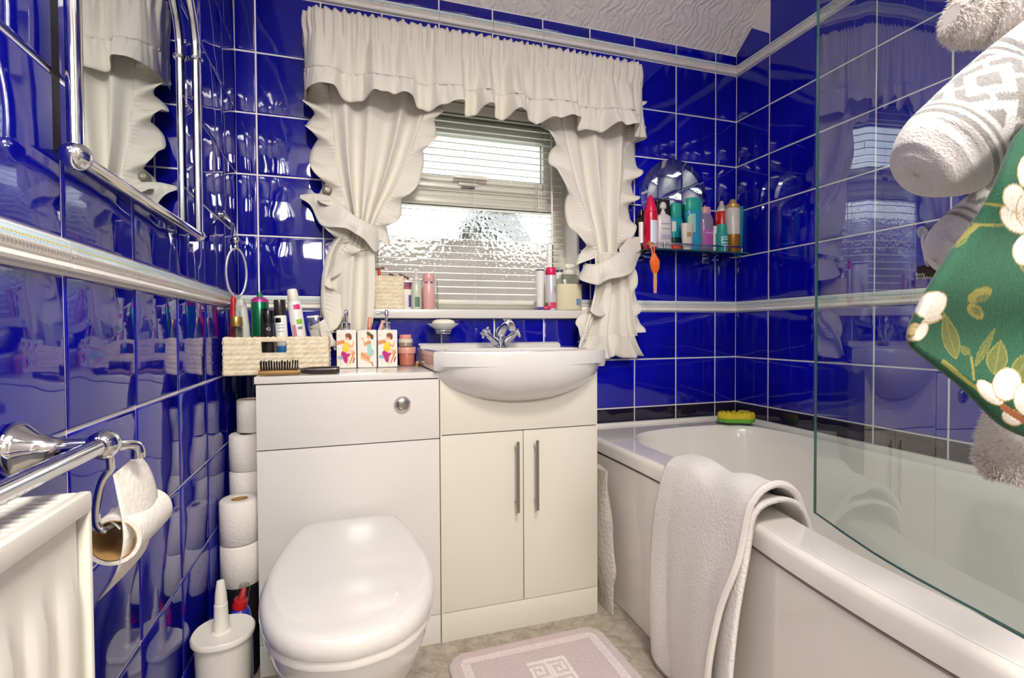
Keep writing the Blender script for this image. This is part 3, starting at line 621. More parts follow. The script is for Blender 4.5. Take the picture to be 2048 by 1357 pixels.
# sponge ------------------------------------------------------------------
sp0 = at(1480, 846, 2, .548); spo = empty('bath_sponge', (sp0[0], sp0[1]+.02, .548), (0, 0, math.radians(-24)), label='yellow and green scouring sponge on the corner of the bath', cat='sponge')
def wave(z, s, up): return [((.072*s+.0)*math.copysign(abs(math.cos(a))**.8, math.cos(a)), (.034*s+.004*math.cos(6*a))*math.sin(a), z+(.004*math.cos(11*math.cos(a)*2.2) if up else 0)) for a in [2*math.pi*k/48 for k in range(48)]]
part('scourer', MB().loft([wave(0, .96, 0), wave(.003, 1, 0), wave(.016, 1, 0)]), mat('green_scourer', '#6db23a', .9, bump=(300, .6, .002)), spo, world=False)
part('foam', MB().loft([wave(.0162, 1, 0), wave(.026, 1, 1), wave(.036, .97, 1), wave(.040, .88, 1)]), mat('yellow_foam', '#d9c22c', .9, bump=(240, .8, .003)), spo, world=False)

# laundry bag in the gap -----------------------------------------------------
R = []
for i, z in enumerate(np.linspace(.10, .46, 15)):
    t = i/14; hw = .030*(.75+.25*math.sin(2.6*t+.6))*(1-.25*t); yf = -.355-.012*math.sin(5*t)-.035*math.exp(-((t-.12)/.16)**2)
    R.append([(1.161+hw*math.cos(a)+.003*math.sin(7*t+3*a), (yf-.08)/2+(yf+.08)/2*-math.sin(a)*-1+.004*math.sin(11*t+4*a), z) for a in [2*math.pi*k/28 for k in range(28)]])
R.insert(0, [(1.161+(x-1.161)*.6, y, .06) for x, y, z in R[0]]); R.insert(0, [(1.161+(x-1.161)*.5, y, .002) for x, y, z in R[0]])
single('laundry_bag', MB().loft(R), mat('pale_grey_canvas', '#c8c2b6', .9, bump=(90, .8, .006)), 'pale grey cloth bag squeezed between the vanity unit and the bath', 'bag')

# bath mat -------------------------------------------------------------------
MX0, MX1, MY1, MY0 = .603, 1.085, -.415, -1.12
nu, nv = 170, 230; U, V = np.meshgrid(np.linspace(MX0, MX1, nu), np.linspace(MY1, MY0, nv), indexing='ij')
cxm, cym, hx, hy, rc = (MX0+MX1)/2, (MY0+MY1)/2, (MX1-MX0)/2, (MY1-MY0)/2, .055
Xl, Yl = U-cxm, V-cym
sx_ = np.clip(abs(Xl)-(hx-rc), 0, None); sy_ = np.clip(abs(Yl)-(hy-rc), 0, None); dd = np.hypot(sx_, sy_); k_ = np.where((sx_ > 0) & (sy_ > 0), np.minimum(1, rc/np.maximum(np.maximum(dd, 1e-9), rc)), 1)
Xn = np.sign(Xl)*(np.minimum(abs(Xl), hx-rc)+sx_*k_); Yn = np.sign(Yl)*(np.minimum(abs(Yl), hy-rc)+sy_*k_)
ins = np.minimum(hx-abs(Xn), hy-abs(Yn)); ins = np.where((sx_ > 0) & (sy_ > 0), rc-np.hypot(np.clip(abs(Xn)-(hx-rc), 0, None), np.clip(abs(Yn)-(hy-rc), 0, None)), ins)
rng = np.random.default_rng(3)
pic = Pic(Xn, Yn, '#c6b4b4'); pic.C += .035*rng.standard_normal((nu, nv, 1))*0
def sq(a): return a-np.floor(a)
def key(u, v):
    """square meander: u, v in cells of 1"""
    a, b2 = sq(u)*7, sq(v)*7; i, j = np.floor(a).astype(int), np.floor(b2).astype(int)
    pat = np.array([[1, 1, 1, 1, 1, 1, 1], [1, 0, 0, 0, 0, 0, 1], [1, 0, 1, 1, 1, 0, 1], [1, 0, 1, 0, 1, 0, 1], [1, 0, 0, 0, 1, 0, 1], [1, 1, 1, 1, 1, 0, 1], [0, 0, 0, 0, 0, 0, 1]])
    return pat[np.clip(j, 0, 6), np.clip(i, 0, 6)] > 0
band = (ins > .034) & (ins < .058)
pic.put(band, '#d3c3c3'); along = np.where(hx-abs(Xn) < hy-abs(Yn), Yn, Xn)
pic.put(band & key(along/.024, (ins-.034)/.024), '#ddd0cf'); pic.put((ins > .0) & (ins < .012), '#cdbcbd')
mk = (abs(Xn-.02) < .058) & (abs(Yn-(-.05)-.29+.05) < .058)
kx, ky = (Xn-.02+.058)/.058, (Yn-.24+.058)/.058
pic.put(mk, '#cdbdbc'); pic.put(mk & key(kx, ky), '#e4dad6')
Zm = .004+.010*np.clip(ins/.012, 0, 1)**.5+.0009*rng.standard_normal((nu, nv)); Zm = np.where(band | mk, Zm-.002, Zm)
matm = empty('bath_mat', (cxm, cym, 0), label='dusty pink bath mat with a key pattern border on the floor', cat='bath mat')
Pm = np.stack([Xn+cxm, Yn+cym, Zm], -1)
painted('pile', Pm, pic.C, print_mat('mat_pile', .95, bump=(600, .7, .002), sheen=.2), matm)
c_, s_ = math.cos(math.radians(-1.5)), math.sin(math.radians(-1.5)); matm.rotation_euler = (0, 0, math.radians(1.0))
def rr(ins_, z): 
    o_ = []
    for k in range(40):
        a = 2*math.pi*k/40; ca, sa = math.cos(a), math.sin(a); o_.append((math.copysign(hx-rc, ca)+(rc-ins_)*ca, math.copysign(hy-rc, sa)+(rc-ins_)*sa, z))
    return o_
part('backing', MB().loft([rr(.004, .0005), rr(.0, .004), rr(.004, .0045)]), mat('mat_backing', '#bca9a9', .95), matm, world=False)

# ------------------------------------------------------------------ left wall: mirror, ring, rail, radiator
mr_ = empty('wall_mirror', (.02, -.8, 1.145), label='arched wall mirror in a chrome rod frame on the left blue wall', cat='mirror')
XM = .034; ya_, yb_ = -1.036, -.548; zb_ = 1.140; zt_ = 1.535
cyM = (ya_+yb_)/2; hwM = (yb_-ya_)/2
arc = [(XM, cyM+hwM*math.cos(a), zt_+.16*math.sin(a)) for a in [math.pi*k/28 for k in range(29)]]
gl = [(y, z) for _, y, z in [(0, yb_-.012, zb_+.012)]+[(0, cyM+(hwM-.012)*math.cos(a), zt_+.148*math.sin(a)) for a in [math.pi*k/28 for k in range(29)]]+[(0, ya_+.012, zb_+.012)]]
part('glass', MB().prism(gl, 0, .014, .019), MIRROR, mr_, smooth=False)
part('backing', MB().prism([(cyM+(y-cyM)*.97, z) for y, z in gl], 0, .001, .0135), DARK, mr_, smooth=False)
part('rod', MB().tube([(XM, ya_, zb_), (XM, ya_, zt_)], .0085, 14), CHROME, mr_, label='left upright rod')
part('rod', MB().tube([(XM, yb_, zb_), (XM, yb_, zt_)]+arc[1:], .0085, 14), CHROME, mr_, label='right upright rod bent over the arched top')
part('rod', MB().tube([(XM, ya_, zb_), (XM, yb_, zb_)], .0085, 14), CHROME, mr_, label='bottom rod')
for y in (ya_, yb_): part('ball_joint', MB().ball((XM, y, zb_), .0165 if y == ya_ else .0125, 20, 14), CHROME, mr_)
zc_ = at(393, 121, 0, XM)[2]
for y in (ya_, yb_): part('ring_clip', MB().torus((XM, y, zc_), .0095, .0042, 20, 8, 'z').tube([(.006, y, zc_), (XM-.008, y, zc_)], .005, 8), CHROME, mr_)

tr_ = empty('towel_ring', (.02, -.27, 1.1), label='empty chrome towel ring on the left wall near the window corner', cat='towel ring')
yR = -.300
q0 = at(446, 432, 0, .004); q1 = at(473, 480, 1, yR)
mbt = MB().tube(spline([(.004, q0[1], q0[2]), (.03, q0[1]-.005, q0[2]-.03), (.040, yR+.03, q1[2]+.006), (.055, yR, q1[2])], 14), [.012, .010, .008, .0065, .006, .0055, .0055, .0055, .0055, .006, .007, .008, .009, .010], 12)
mbt.loft([[(x, q0[1]+.016*math.cos(a)*r, q0[2]+.016*math.sin(a)*r) for a in [2*math.pi*k/20 for k in range(20)]] for x, r in ((.003, 1), (.007, 1), (.010, .6))])
mbt.ball((.055, yR, q1[2]), .011, 14, 10); mbt.ball((.055, yR, q1[2]-.020), .0085, 12, 8)
part('wall_arm', mbt, CHROME, tr_)
zr0, zr1 = at(472, 497, 1, yR)[2], at(472, 594, 1, yR)[2]; xr0, xr1 = at(448, 545, 1, yR)[0], at(497, 545, 1, yR)[0]
cx_, cz_, ra_, rb_ = (xr0+xr1)/2, (zr0+zr1)/2, (xr1-xr0)/2, (zr0-zr1)/2
part('ring', MB().tube([(cx_+ra_*.72*math.cos(a), yR+ra_*1.0*math.cos(a)*.55, cz_+rb_*math.sin(a)) for a in [2*math.pi*k/44 for k in range(45)]], .0032, 10), P('white_ring', '#d6d6da', .15, metal=.7), tr_)

# towel rail with the paper hook at its end -------------------------------
YA, ZA, XA = -1.100, .806, .082
rail = empty('towel_rail', (.05, -1.3, .80), label='chrome towel rail on the left wall above the radiator', cat='towel rail')
def xdisc(mb, c, prof, n=28): return mb.loft([[(c[0]+d, c[1]+r*math.cos(2*math.pi*k/n), c[2]+r*math.sin(2*math.pi*k/n)) for k in range(n)] for d, r in prof])
for yy in (YA, -1.68):
    part('wall_flange', xdisc(MB(), (.004, yy, ZA), [(0, .030), (.004, .030), (.010, .026), (.020, .017), (.032, .0115), (.05, .0095), (XA-.010, .0095)]), CHROME, rail)
    part('ball_joint', MB().ball((XA, yy, ZA), .0165, 18, 12), CHROME, rail)
part('rod', MB().tube([(XA, YA, ZA), (XA, -1.68, ZA)], .0092, 16), CHROME, rail)
hk = MB().tube(spline([(XA, YA, ZA), (XA+.008, YA+.016, ZA-.005), (XA+.014, YA+.030, ZA-.008), (XA+.018, YA+.038, ZA-.013), (XA+.0185, YA+.039, ZA-.026)], 14), [.009, .0085, .008, .0072, .0066, .0062, .006, .006, .006, .0062, .0066, .0072, .0074, .007], 12)
part('paper_hook', hk, CHROME, rail)
wr_ = [at(x, y, 1, YA+.01) for x, y in ((222, 936), (205, 962), (195, 1000), (192, 1035), (197, 1055), (206, 1062))]
wrp = spline([tuple(p) for p in wr_], 22); wrp = [tuple(p) for p in wrp]+[(wrp[-1][0]+.004, YA+.03, wrp[-1][2]-.001), (wrp[-1][0]+.005, YA+.10, wrp[-1][2]-.001)]
part('roll_wire', MB().tube([(XA+.004, YA+.004, ZA-.012)]+wrp, .0042, 10), CHROME, rail)

roll = empty('hanging_toilet_roll', (.09, -1.05, .60), label='nearly used toilet roll hanging from the chrome rail hook with a long loose tail', cat='toilet roll')
rc0 = at(226, 1083, 1, YA+.012); rr_ = .0235
rc = (rc0[0], rc0[2]); y0r, y1r = YA+.012, YA+.112
def yrings(pts, n=30): return [[(rc[0]+r*math.cos(2*math.pi*k/n), y, rc[1]+r*math.sin(2*math.pi*k/n)) for k in range(n)] for y, r in pts]
part('paper', MB().loft(yrings([(y0r, rr_), (y0r, rr_+.0045), (y1r, rr_+.0045), (y1r, rr_), (y0r+.0005, rr_)]), False, False), TISSUE, roll)
part('core', MB().loft(yrings([(y0r+.001, rr_-.0002), (y0r, rr_-.0012), (y1r, rr_-.0012)]), False, False), CARD, roll)
def sheet_between(Lp, Rp, n=40, m_=12, bulge=.0):
    A_, B_ = spline(Lp, n), spline(Rp, n); out = np.zeros((n, m_, 3))
    for i in range(n):
        for j in range(m_):
            t = j/(m_-1); p = A_[i]*(1-t)+B_[i]*t; p[0] += bulge*math.sin(math.pi*t)*math.sin(math.pi*i/(n-1)); out[i, j] = p
    return out
L_ = [at(x, y, 1, yy) for x, y, yy in ((226, 950, -1.085), (236, 1000, -1.09), (245, 1050, -1.09), (246, 1090, -1.09), (238, 1130, -1.088), (222, 1165, -1.08), (196, 1203, -1.06))]
R_ = [at(x, y, 1, yy) for x, y, yy in ((276, 908, -1.035), (298, 935, -1.02), (312, 975, -1.01), (314, 1020, -1.01), (303, 1055, -1.01), (284, 1110, -1.02), (200, 1197, -1.05))]
part('loose_sheet', MB().grid(sheet_between(L_, R_, 40, 12, .006)), TISSUE, roll, ang=180, solid=.0012, recalc=False)
L2 = [at(x, y, 1, YA+.014) for x, y in ((206, 1050), (214, 1043), (228, 1048), (240, 1060))]; R2 = [at(x, y, 1, YA+.10) for x, y in ((214, 1030), (226, 1018), (240, 1022), (252, 1040))]
part('loose_sheet', MB().grid(sheet_between(L2, R2, 16, 6)), TISSUE, roll, ang=180, solid=.0012, recalc=False)

# radiator ------------------------------------------------------------------
rad = empty('radiator', (.075, -1.55, .15), label='white panel radiator with a slotted top grille on the left wall', cat='radiator')
RX0, RX1, RY1, RY0, RZ0, RZ1 = .041, .106, -1.181, -2.05, .15, .780
# fluted front panel
ys_ = []; pitch = .042
fl_ = []
yy = RY1-.012
nf = int((RY1-RY0-.03)/pitch)
prof_ = []
for k in range(nf):
    for t, d in ((0, 0), (.14, 0), (.20, .0018), (.30, .0055), (.38, .0065), (.62, .0065), (.70, .0055), (.80, .0018), (.86, 0)): prof_.append((yy-(k+t)*pitch, d))
zlev = [(RZ0+.03, 0), (RZ0+.05, 0), (RZ0+.065, .5), (RZ0+.08, 1), (RZ1-.105, 1), (RZ1-.09, .82), (RZ1-.075, .35), (RZ1-.062, 0), (RZ1-.022, 0)]
Pg = np.array([[(RX1-.0075+d*k, y, z) for y, d in prof_] for z, k in zlev])
part('front_panel', MB().grid(Pg), PLASTW, rad, ang=180)
part('panel_body', MB().box(RX0+.012, RX1-.012, RY0+.01, RY1-.006, RZ0, RZ1-.022, .003), PLASTW, rad)
part('side_cover', MB().box(RX0, RX1, RY1-.006, RY1, RZ0, RZ1-.004, .002), PLASTW, rad)
gm = MB().box(RX1-.011, RX1+.001, RY0, RY1, RZ1-.020, RZ1, .004).box(RX0, RX0+.006, RY0, RY1, RZ1-.02, RZ1, .002).box(RX0+.006, RX1-.011, RY1-.012, RY1, RZ1-.012, RZ1-.001, .002)
part('grille_frame', gm, PLASTW, rad)
bar = mesh_of(MB().box(-(RX1-RX0-.017)/2, (RX1-RX0-.017)/2, -.0028, .0028, -.004, 0, .001), 'grille_bar', PLASTW, True)
for k in range(60):
    o = bpy.data.objects.new('grille_bar', bar); COL.objects.link(o); o.parent = rad; o.location = ((RX0+.006+RX1-.011)/2-.075, RY1-.020-k*.0105+1.55, RZ1-.002-.15)
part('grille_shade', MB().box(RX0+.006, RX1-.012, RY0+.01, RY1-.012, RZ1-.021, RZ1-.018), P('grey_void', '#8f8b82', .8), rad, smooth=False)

# ------------------------------------------------------------------ toilet rolls, brush, cleaner
def toilet_roll(x, y, z, r, h, label, squash=0):
    e = empty('toilet_roll', (x, y, z), (0, 0, random.uniform(0, 6)), label, 'toilet roll', 'toilet rolls stacked beside the cistern cabinet')
    part('paper', MB().rev([(.001, .021), (0, r-.004), (.004, r), (h*.5, r*1.004), (h-.005, r), (h-.001, r-.004), (h-.0012, r*.6), (h-.002, .0215), (.001, .021)], 36, (0, 0), 2.0, False, False), TISSUE, e, world=False, ang=60)
    part('core', MB().rev([(.001, .0209), (h-.004, .0209), (h-.004, .0195), (.001, .0195), (.001, .0209)], 24, (0, 0), 2, False, False), CARD, e, world=False)
    return e
names = ['lowest', 'second', 'third', 'fourth', 'fifth', 'sixth', 'top']
zz = 0.0
for i in range(7):  # hidden lower rolls are assumed, they carry the visible ones
    h = .1053
    toilet_roll(.0565 if i < 6 else .066, -.185 if i < 6 else -.165, zz, .0495 if i < 6 else .0415, h if i < 6 else .098, {6: 'white toilet roll at the top of the tall stack by the wall corner', 5: 'white toilet roll just under the topmost one of the tall stack', 4: 'white toilet roll third from the top of the tall stack'}.get(i, 'assumed white toilet roll hidden low in the tall stack, %s from the floor' % names[i])); zz += h
tub = single('added_tub', MB().rev([(0, .040), (.002, .043), (.24, .0475), (.246, .0485), (.247, .046), (.24, .0455), (.01, .041)], 28, (.0555, -.300), 3.0), P('added_tub_black', '#1b191d', .4), 'black plastic tub added as a support under the front pair of toilet rolls', 'tub')  # added prop, carries the front rolls and fills the dark space below them
toilet_roll(.0565, -.300, .2475, .0500, .113, 'white toilet roll on the added black tub, the lower of the front pair')
toilet_roll(.0560, -.301, .3610, .0495, .117, 'white toilet roll with its brown core showing on top of the front pair')

tb = empty('toilet_brush', (.070, -.550, 0), label='white toilet brush standing in its oval plastic holder beside the toilet', cat='toilet brush')
bx_, by_ = .0695, -.552
part('holder', MB().rev([(0, .046, .040), (.004, .049, .043), (.12, .0525, .047), (.24, .0565, .0515), (.252, .058, .053)], 40, (bx_, by_), 2.2), PLASTW, tb)
part('lid', MB().rev([(.2525, .060, .056), (.254, .0635, .060), (.262, .0640, .0605), (.266, .061, .058), (.2655, .055, .052), (.2635, .03, .03), (.264, .004, .004)], 44, (bx_, by_), 2.15), PLASTW, tb)
part('handle', MB().rev([(.2640, .022), (.268, .0165), (.30, .0145), (.325, .0138), (.326, .0128), (.345, .012), (.37, .0088), (.3755, .0075), (.3765, .003)], 24, (bx_-.004, by_)), PLASTW, tb)
lb = MB().grid([[(bx_+.0535*math.cos(a)*1.0, by_+.0478*math.sin(a), z) for z in (.05, .19)] for a in np.radians(np.linspace(-72, -35, 8))])
part('label', lb, P('teal_sticker', '#1c6f86', .4), tb, ang=180, recalc=False)

cl = empty('toilet_cleaner', (.082, -.430, 0), label='blue toilet cleaner bottle with a red and clear cap behind the toilet brush', cat='bottle')
BLUEP = P('blue_bottle', '#2a36a4', .25)
tilt = Matrix.Translation((.078, -.434, .247)) @ Matrix.Rotation(math.radians(14), 4, 'Y')
part('body', MB().rev([(0, .024, .034), (.006, .027, .037), (.15, .027, .037), (.205, .0262, .034), (.236, .021, .026), (.248, .014, .015)], 28, (.079, -.430), 2.5), BLUEP, cl)
part('collar', MB().rev([(0, .0165), (.004, .0175), (.020, .0165), (.022, .014)], 24).xf(tilt), P('red_plastic', '#c41d24', .25), cl)
part('spout', MB().rev([(.022, .009), (.036, .008), (.046, .0055), (.048, .003)], 16).xf(tilt), P('red_plastic_spout', '#d0343a', .3), cl)
part('cap', MB().rev([(.0215, .0158), (.052, .0128), (.058, .011), (.0585, .003)], 24).xf(tilt), CLEARP, cl)

# ------------------------------------------------------------------ generic containers
def can(name, label, cat, x, y, z0, prof, m, parts=(), e=2.0, tilt=(0, 0), group=None, n=28, rotz=0):
    """prof: body rings (z, rx[, ry]); parts: (name, rings, material[, e])"""
    t = empty(name, (x, y, z0), (math.radians(tilt[0]), math.radians(tilt[1]), math.radians(rotz)), label, cat, group)
    if prof: part('body', MB().rev(prof, n, (0, 0), e), m, t, world=False)
    for q in parts: part(q[0], MB().rev(q[1], n, (0, 0), q[3] if len(q) > 3 else e), q[2], t, world=False)
    return t
def band(t, name, r, z0, z1, m, a0=-150, a1=-30, ry=None, dz=.0004, e=2.0):
    """label wrapped on the side that faces the room"""
    ry = ry or r; A_ = np.radians(np.linspace(a0, a1, 14)); g_ = []
    for a in A_:
        ca, sa = math.cos(a), math.sin(a); g_.append([((r+dz)*math.copysign(abs(ca)**(2/e), ca), (ry+dz)*math.copysign(abs(sa)**(2/e), sa), z) for z in (z0, z1)])
    return part(name, MB().grid(g_), m, t, world=False, ang=180, recalc=False)
def basket(name, loc, L_, D_, H_, label, hole=None, rot=0, row=.0135, colw=.0066):
    t = empty(name, loc, (0, 0, rot), label, 'basket')
    def wall(p0, d, n_, ln, hl=None):
        nx, nz = max(int(ln/colw*3), 8), max(int(H_/row*5), 10); v = []
        for i in range(nx+1):
            for k in range(nz+1):
                s, z = ln*i/nx, H_*k/nz; r_ = z/row; c_ = s/colw+ (.5 if int(r_) % 2 else 0)
                dsp = .0022*abs(math.sin(math.pi*r_))**.6+.0015*math.sin(2*math.pi*c_)*abs(math.sin(math.pi*r_))+.0006*math.sin(17*s/colw+5*r_)
                v.append((p0[0]+d[0]*s+n_[0]*dsp, p0[1]+d[1]*s+n_[1]*dsp, z))
        f = []
        for i in range(nx):
            for k in range(nz):
                s, z = ln*(i+.5)/nx, H_*(k+.5)/nz
                if hl and hl[0] < s < hl[1] and hl[2] < z < hl[3]: continue
                f.append((i*(nz+1)+k, (i+1)*(nz+1)+k, (i+1)*(nz+1)+k+1, i*(nz+1)+k+1))
        return v, f
    for nm, p0, d, n_, ln, hl in (('front_panel', (-L_/2, -D_/2), (1, 0), (0, -1), L_, hole), ('back_panel', (L_/2, D_/2), (-1, 0), (0, 1), L_, None), ('side_panel', (-L_/2, D_/2), (0, -1), (-1, 0), D_, None), ('side_panel', (L_/2, -D_/2), (0, 1), (1, 0), D_, None)):
        v, f = wall(p0, d, n_, ln, hl); part(nm, MB().add(v, f), SEAGRASS, t, world=False, ang=180, solid=.005, recalc=False)
    part('base', MB().box(-L_/2+.004, L_/2-.004, -D_/2+.004, D_/2-.004, .001, .006), SEAGRASS, t, world=False)
    c4 = [(-L_/2, -D_/2), (L_/2, -D_/2), (L_/2, D_/2), (-L_/2, D_/2), (-L_/2, -D_/2)]
    rp = []
    for a, b_ in zip(c4[:-1], c4[1:]):
        n_ = max(int(math.hypot(b_[0]-a[0], b_[1]-a[1])/.004), 2)
        for i in range(n_): tt = i/n_; rp.append((a[0]+(b_[0]-a[0])*tt, a[1]+(b_[1]-a[1])*tt, H_+.001*math.sin(i*1.7)))
    part('rim_braid', MB().tube(rp+[rp[0]], [.0042+.0008*math.sin(i*2.1) for i in range(len(rp)+1)], 8), SEAGRASS, t, world=False)
    for x, y in c4[:4]: part('corner_braid', MB().tube([(x, y, z) for z in np.linspace(.002, H_, 24)], [.0038+.0007*math.sin(i*2.3) for i in range(24)], 8), SEAGRASS, t, world=False)
    if hole:
        a, b_, c, d = [hole[0]-L_/2, hole[1]-L_/2, hole[2], hole[3]]; part('handle_braid', MB().tube([(a, -D_/2-.001, c), (b_, -D_/2-.001, c), (b_, -D_/2-.001, d), (a, -D_/2-.001, d), (a, -D_/2-.001, c)], .0034, 8), SEAGRASS, t, world=False)
    return t

# ------------------------------------------------------------------ on the cabinet top: basket, brush, dispensers, jars
ZW = .8095
YBK = -.285
x0b, x1b = .020, .2865
basket('seagrass_basket', ((x0b+x1b)/2, YBK+.068, ZW), x1b-x0b, .136, .101, 'long cream woven basket of toiletries with a cut-out handle, on the cabinet top', hole=(.092, .158, .058, .094))
BZ = ZW+.0065; WHITEC = P('white_can', '#e6e3de', .25)
GOLD = P('gold_cap', '#c9a254', .25, metal=.75); BLACK = P('black_gloss', '#121013', .2)
ex = lambda px, py, Y: at(px, py, 1, Y)
def zt(px, py, Y): return ex(px, py, Y)[2]
Y1 = -.245
e_ = ex(462, 650, -.250); h0 = zt(462, 634, -.25)-BZ
can('perfume_bottle', 'small clear bottle with a gold cap at the left end of the long basket', 'bottle', .0445, -.250, BZ, [(0, .0145), (.003, .0155), (h0-.032, .0155), (h0-.028, .011)], CLEARP, [('cap', [(h0-.027, .0150), (h0-.025, .0155), (h0-.002, .0155), (h0, .0145)], GOLD)])
e_ = ex(470, 640, -.19); h0 = zt(470, 588, -.19)-BZ
can('red_tube', 'slim red tube behind the gold-capped bottle in the long basket', 'tube', max(ex(467, 610, -.195)[0], .0205), -.195, BZ, [(0, .011, .008), (.004, .012, .010), (h0*.55, .012, .010), (h0*.9, .008, .008), (h0, .004, .005)], P('red_tube_plastic', '#c0262a', .3))
h0 = zt(490, 600, -.2)-BZ; ep = empty('epilator', (ex(490, 640, -.205)[0], -.205, BZ), (0, math.radians(-3), 0), 'pale grey handheld hair remover standing in the long basket beside the red tube', 'hair remover')
part('body', MB().rev([(0, .014, .012), (.01, .018, .014), (h0*.6, .0190, .014), (h0*.9, .0155, .012), (h0, .010, .009)], 24, (0, 0), 2.6), P('pale_grey_plastic', '#c3c6c0', .3), ep, world=False)
part('grip_inlay', MB().rev([(.055, .010, .0145), (h0*.62, .010, .0146), (h0*.84, .008, .0128)], 20, (-.001, 0), 2.6), P('mid_grey_plastic', '#9ca09c', .35), ep, world=False)
xg = ex(519, 640, -.215)[0]; h0 = zt(519, 597, -.215)-BZ
GREEN = P('green_can_metal', '#16704a', .22, metal=.5)
g_ = can('hairspray_can', 'tall green and black spray can with a magenta shoulder in the long basket', 'spray can', xg, -.205, BZ, [(0, .0215), (.003, .0235), (h0-.012, .0235), (h0-.004, .021)], GREEN, [('shoulder', [(h0-.012, .0239), (h0-.003, .0225), (h0, .017), (h0+.003, .015)], P('magenta_band', '#a8307e', .3)), ('valve', [(h0+.003, .009), (h0+.012, .0085), (h0+.013, .005), (h0+.017, .0045)], P('green_valve', '#1e7d5c', .3))])
band(g_, 'label', .0235, .055, h0-.03, BLACK, -75, -15)
band(g_, 'label', .0235, .085, .10, P('red_flash', '#b3342a', .4), -118, -88)
xb = ex(536, 640, -.262)[0]; h0 = zt(536, 622, -.262)-BZ
b_ = can('black_deodorant', 'black deodorant can in front of the green spray can in the long basket', 'spray can', xb, -.258, BZ, [(0, .0145), (.002, .0155), (h0*.80, .0155)], P('dark_grey_can', '#3a3638', .25, metal=.5), [('cap', [(h0*.802, .0158), (h0*.97, .0158), (h0, .0145)], BLACK)])
text_part('42', .012, P('silver_ink', '#c8c8c8', .4), b_, (.002, -.0160, h0*.70), (math.pi/2, 0, 0))
xw = ex(567, 650, -.235)[0]; h0 = zt(562, 600, -.235)-BZ
b_ = can('shaving_can', 'white and blue can with a dark brown cap in the middle of the long basket', 'spray can', xw, -.232, BZ, [(0, .0155), (.002, .0165), (h0*.77, .0165), (h0*.78, .015)], WHITEC, [('cap', [(h0*.782, .0166), (h0*.97, .0160), (h0, .015)], P('dark_brown_cap', '#2a1f20', .2))], tilt=(0, -3))
band(b_, 'label', .0165, .035, .072, P('blue_label', '#2f78c0', .3)); band(b_, 'label', .0165, h0*.68, h0*.745, BLACK, -140, -80)
for z_ in (.55, .60, .64): band(b_, 'label', .0165, h0*z_, h0*z_+.0018, P('grey_print', '#6f7884', .4), -120, -60)
xw = ex(604, 650, -.235)[0]; h0 = zt(594, 577, -.235)-BZ
b_ = can('foam_bottle', 'tall white bottle leaning left with pink and green print in the long basket', 'bottle', xw+.006, -.228, BZ, [(0, .0165), (.003, .0195), (h0*.80, .0195), (h0*.85, .017)], WHITEC, [('cap', [(h0*.852, .0145), (h0*.865, .0155), (h0*.98, .0142), (h0, .012)], PLASTW)], tilt=(0, -8))
band(b_, 'label', .0195, h0*.745, h0*.805, P('hot_pink_print', '#cf2b78', .4), -95, -40); band(b_, 'label', .0195, h0*.565, h0*.625, P('lime_print', '#86bf3a', .4), -90, -40); band(b_, 'label', .0195, h0*.42, h0*.56, P('pale_pink_print', '#dc8ca0', .4), -135, -100); band(b_, 'label', .0195, h0*.50, h0*.535, P('grey_print2', '#8a8a8c', .4), -88, -48)
xw = ex(628, 650, -.24)[0]; h0 = zt(628, 632, -.24)-BZ
bx2 = empty('clear_box', (.262, -.215, BZ), (0, math.radians(-6), 0), 'clear plastic box at the right end of the long basket', 'box')
part('shell', MB().box(-.015, .015, -.03, .03, .001, h0-.002, .002), CLEARP, bx2, world=False); part('insert', MB().box(-.012, .012, -.024, .026, .004, h0*.75, .001), P('frosted_insert', '#c9c6c4', .5), bx2, world=False); part('lid', MB().box(-.016, .016, -.031, .031, h0-.004, h0+.001, .001), P('lid_plastic', '#d9d7d4', .35), bx2, world=False)

hb = empty('hairbrush', (.20, -.322, ZW), label='hairbrush with black bristles and a dark handle lying in front of the long basket', cat='hairbrush')
ya, xs0, xs1, xs2 = -.3235, ex(517, 740, -.3235)[0], ex(597, 740, -.3235)[0], ex(679, 735, -.3235)[0]
WOODT = mat('tan_brush_pad', '#a9854f', .5); R = []
n_ = 22
for i in range(n_):
    t = i/(n_-1); x = xs0+(xs1+.008-xs0)*t; r = math.sqrt(max(1-(2*min(t, .82)/.95-.86)**2 if t < .5 else 1-((t-.5)/.5)**2*.72, .02)); R.append([(x, ya+.0155*r*math.cos(a), ZW+.0105+(.0095 if math.sin(a) < 0 else .007)*math.sin(a)*r**.5) for a in [2*math.pi*k/20 for k in range(20)]])
part('head', MB().loft(R), WOODT, hb)
br = MB()
for i in range(15):
    for j in range(5):
        x = xs0+.007+(xs1-xs0-.010)*i/14; y = ya+(j-2)*.0052; h = .024+random.uniform(-.003, .003); dx = random.uniform(-.0015, .0015)-.004*(1-i/14)+.002
        br.tube([(x, y, ZW+.015), (x+dx*.4, y, ZW+.015+h*.5), (x+dx, y+random.uniform(-.001, .001), ZW+.015+h)], [.0011, .0009, .0012], 5)
part('bristles', br, P('black_bristle', '#191413', .5), hb, kind='stuff')
part('pad', MB().loft([[(x, ya+.013*math.cos(a), ZW+.0155+.0022*max(math.sin(a), 0)) for a in [math.pi*k/8 for k in range(9)]] for x in np.linspace(xs0+.006, xs1, 8)]), P('dark_pad', '#4a3524', .6), hb)
HR = []
for i in range(14):
    t = i/13; x = xs1+(xs2-xs1)*t; k_ = .0075+.0042*smoothstep(0, .35, t)-.001*smoothstep(.95, 1, t)*8*.2; HR.append([(x, ya+k_*1.1*math.copysign(abs(math.cos(a))**.7, math.cos(a)), ZW+.0112+k_*.9*math.copysign(abs(math.sin(a))**.7, math.sin(a))) for a in [2*math.pi*k/20 for k in range(20)]])
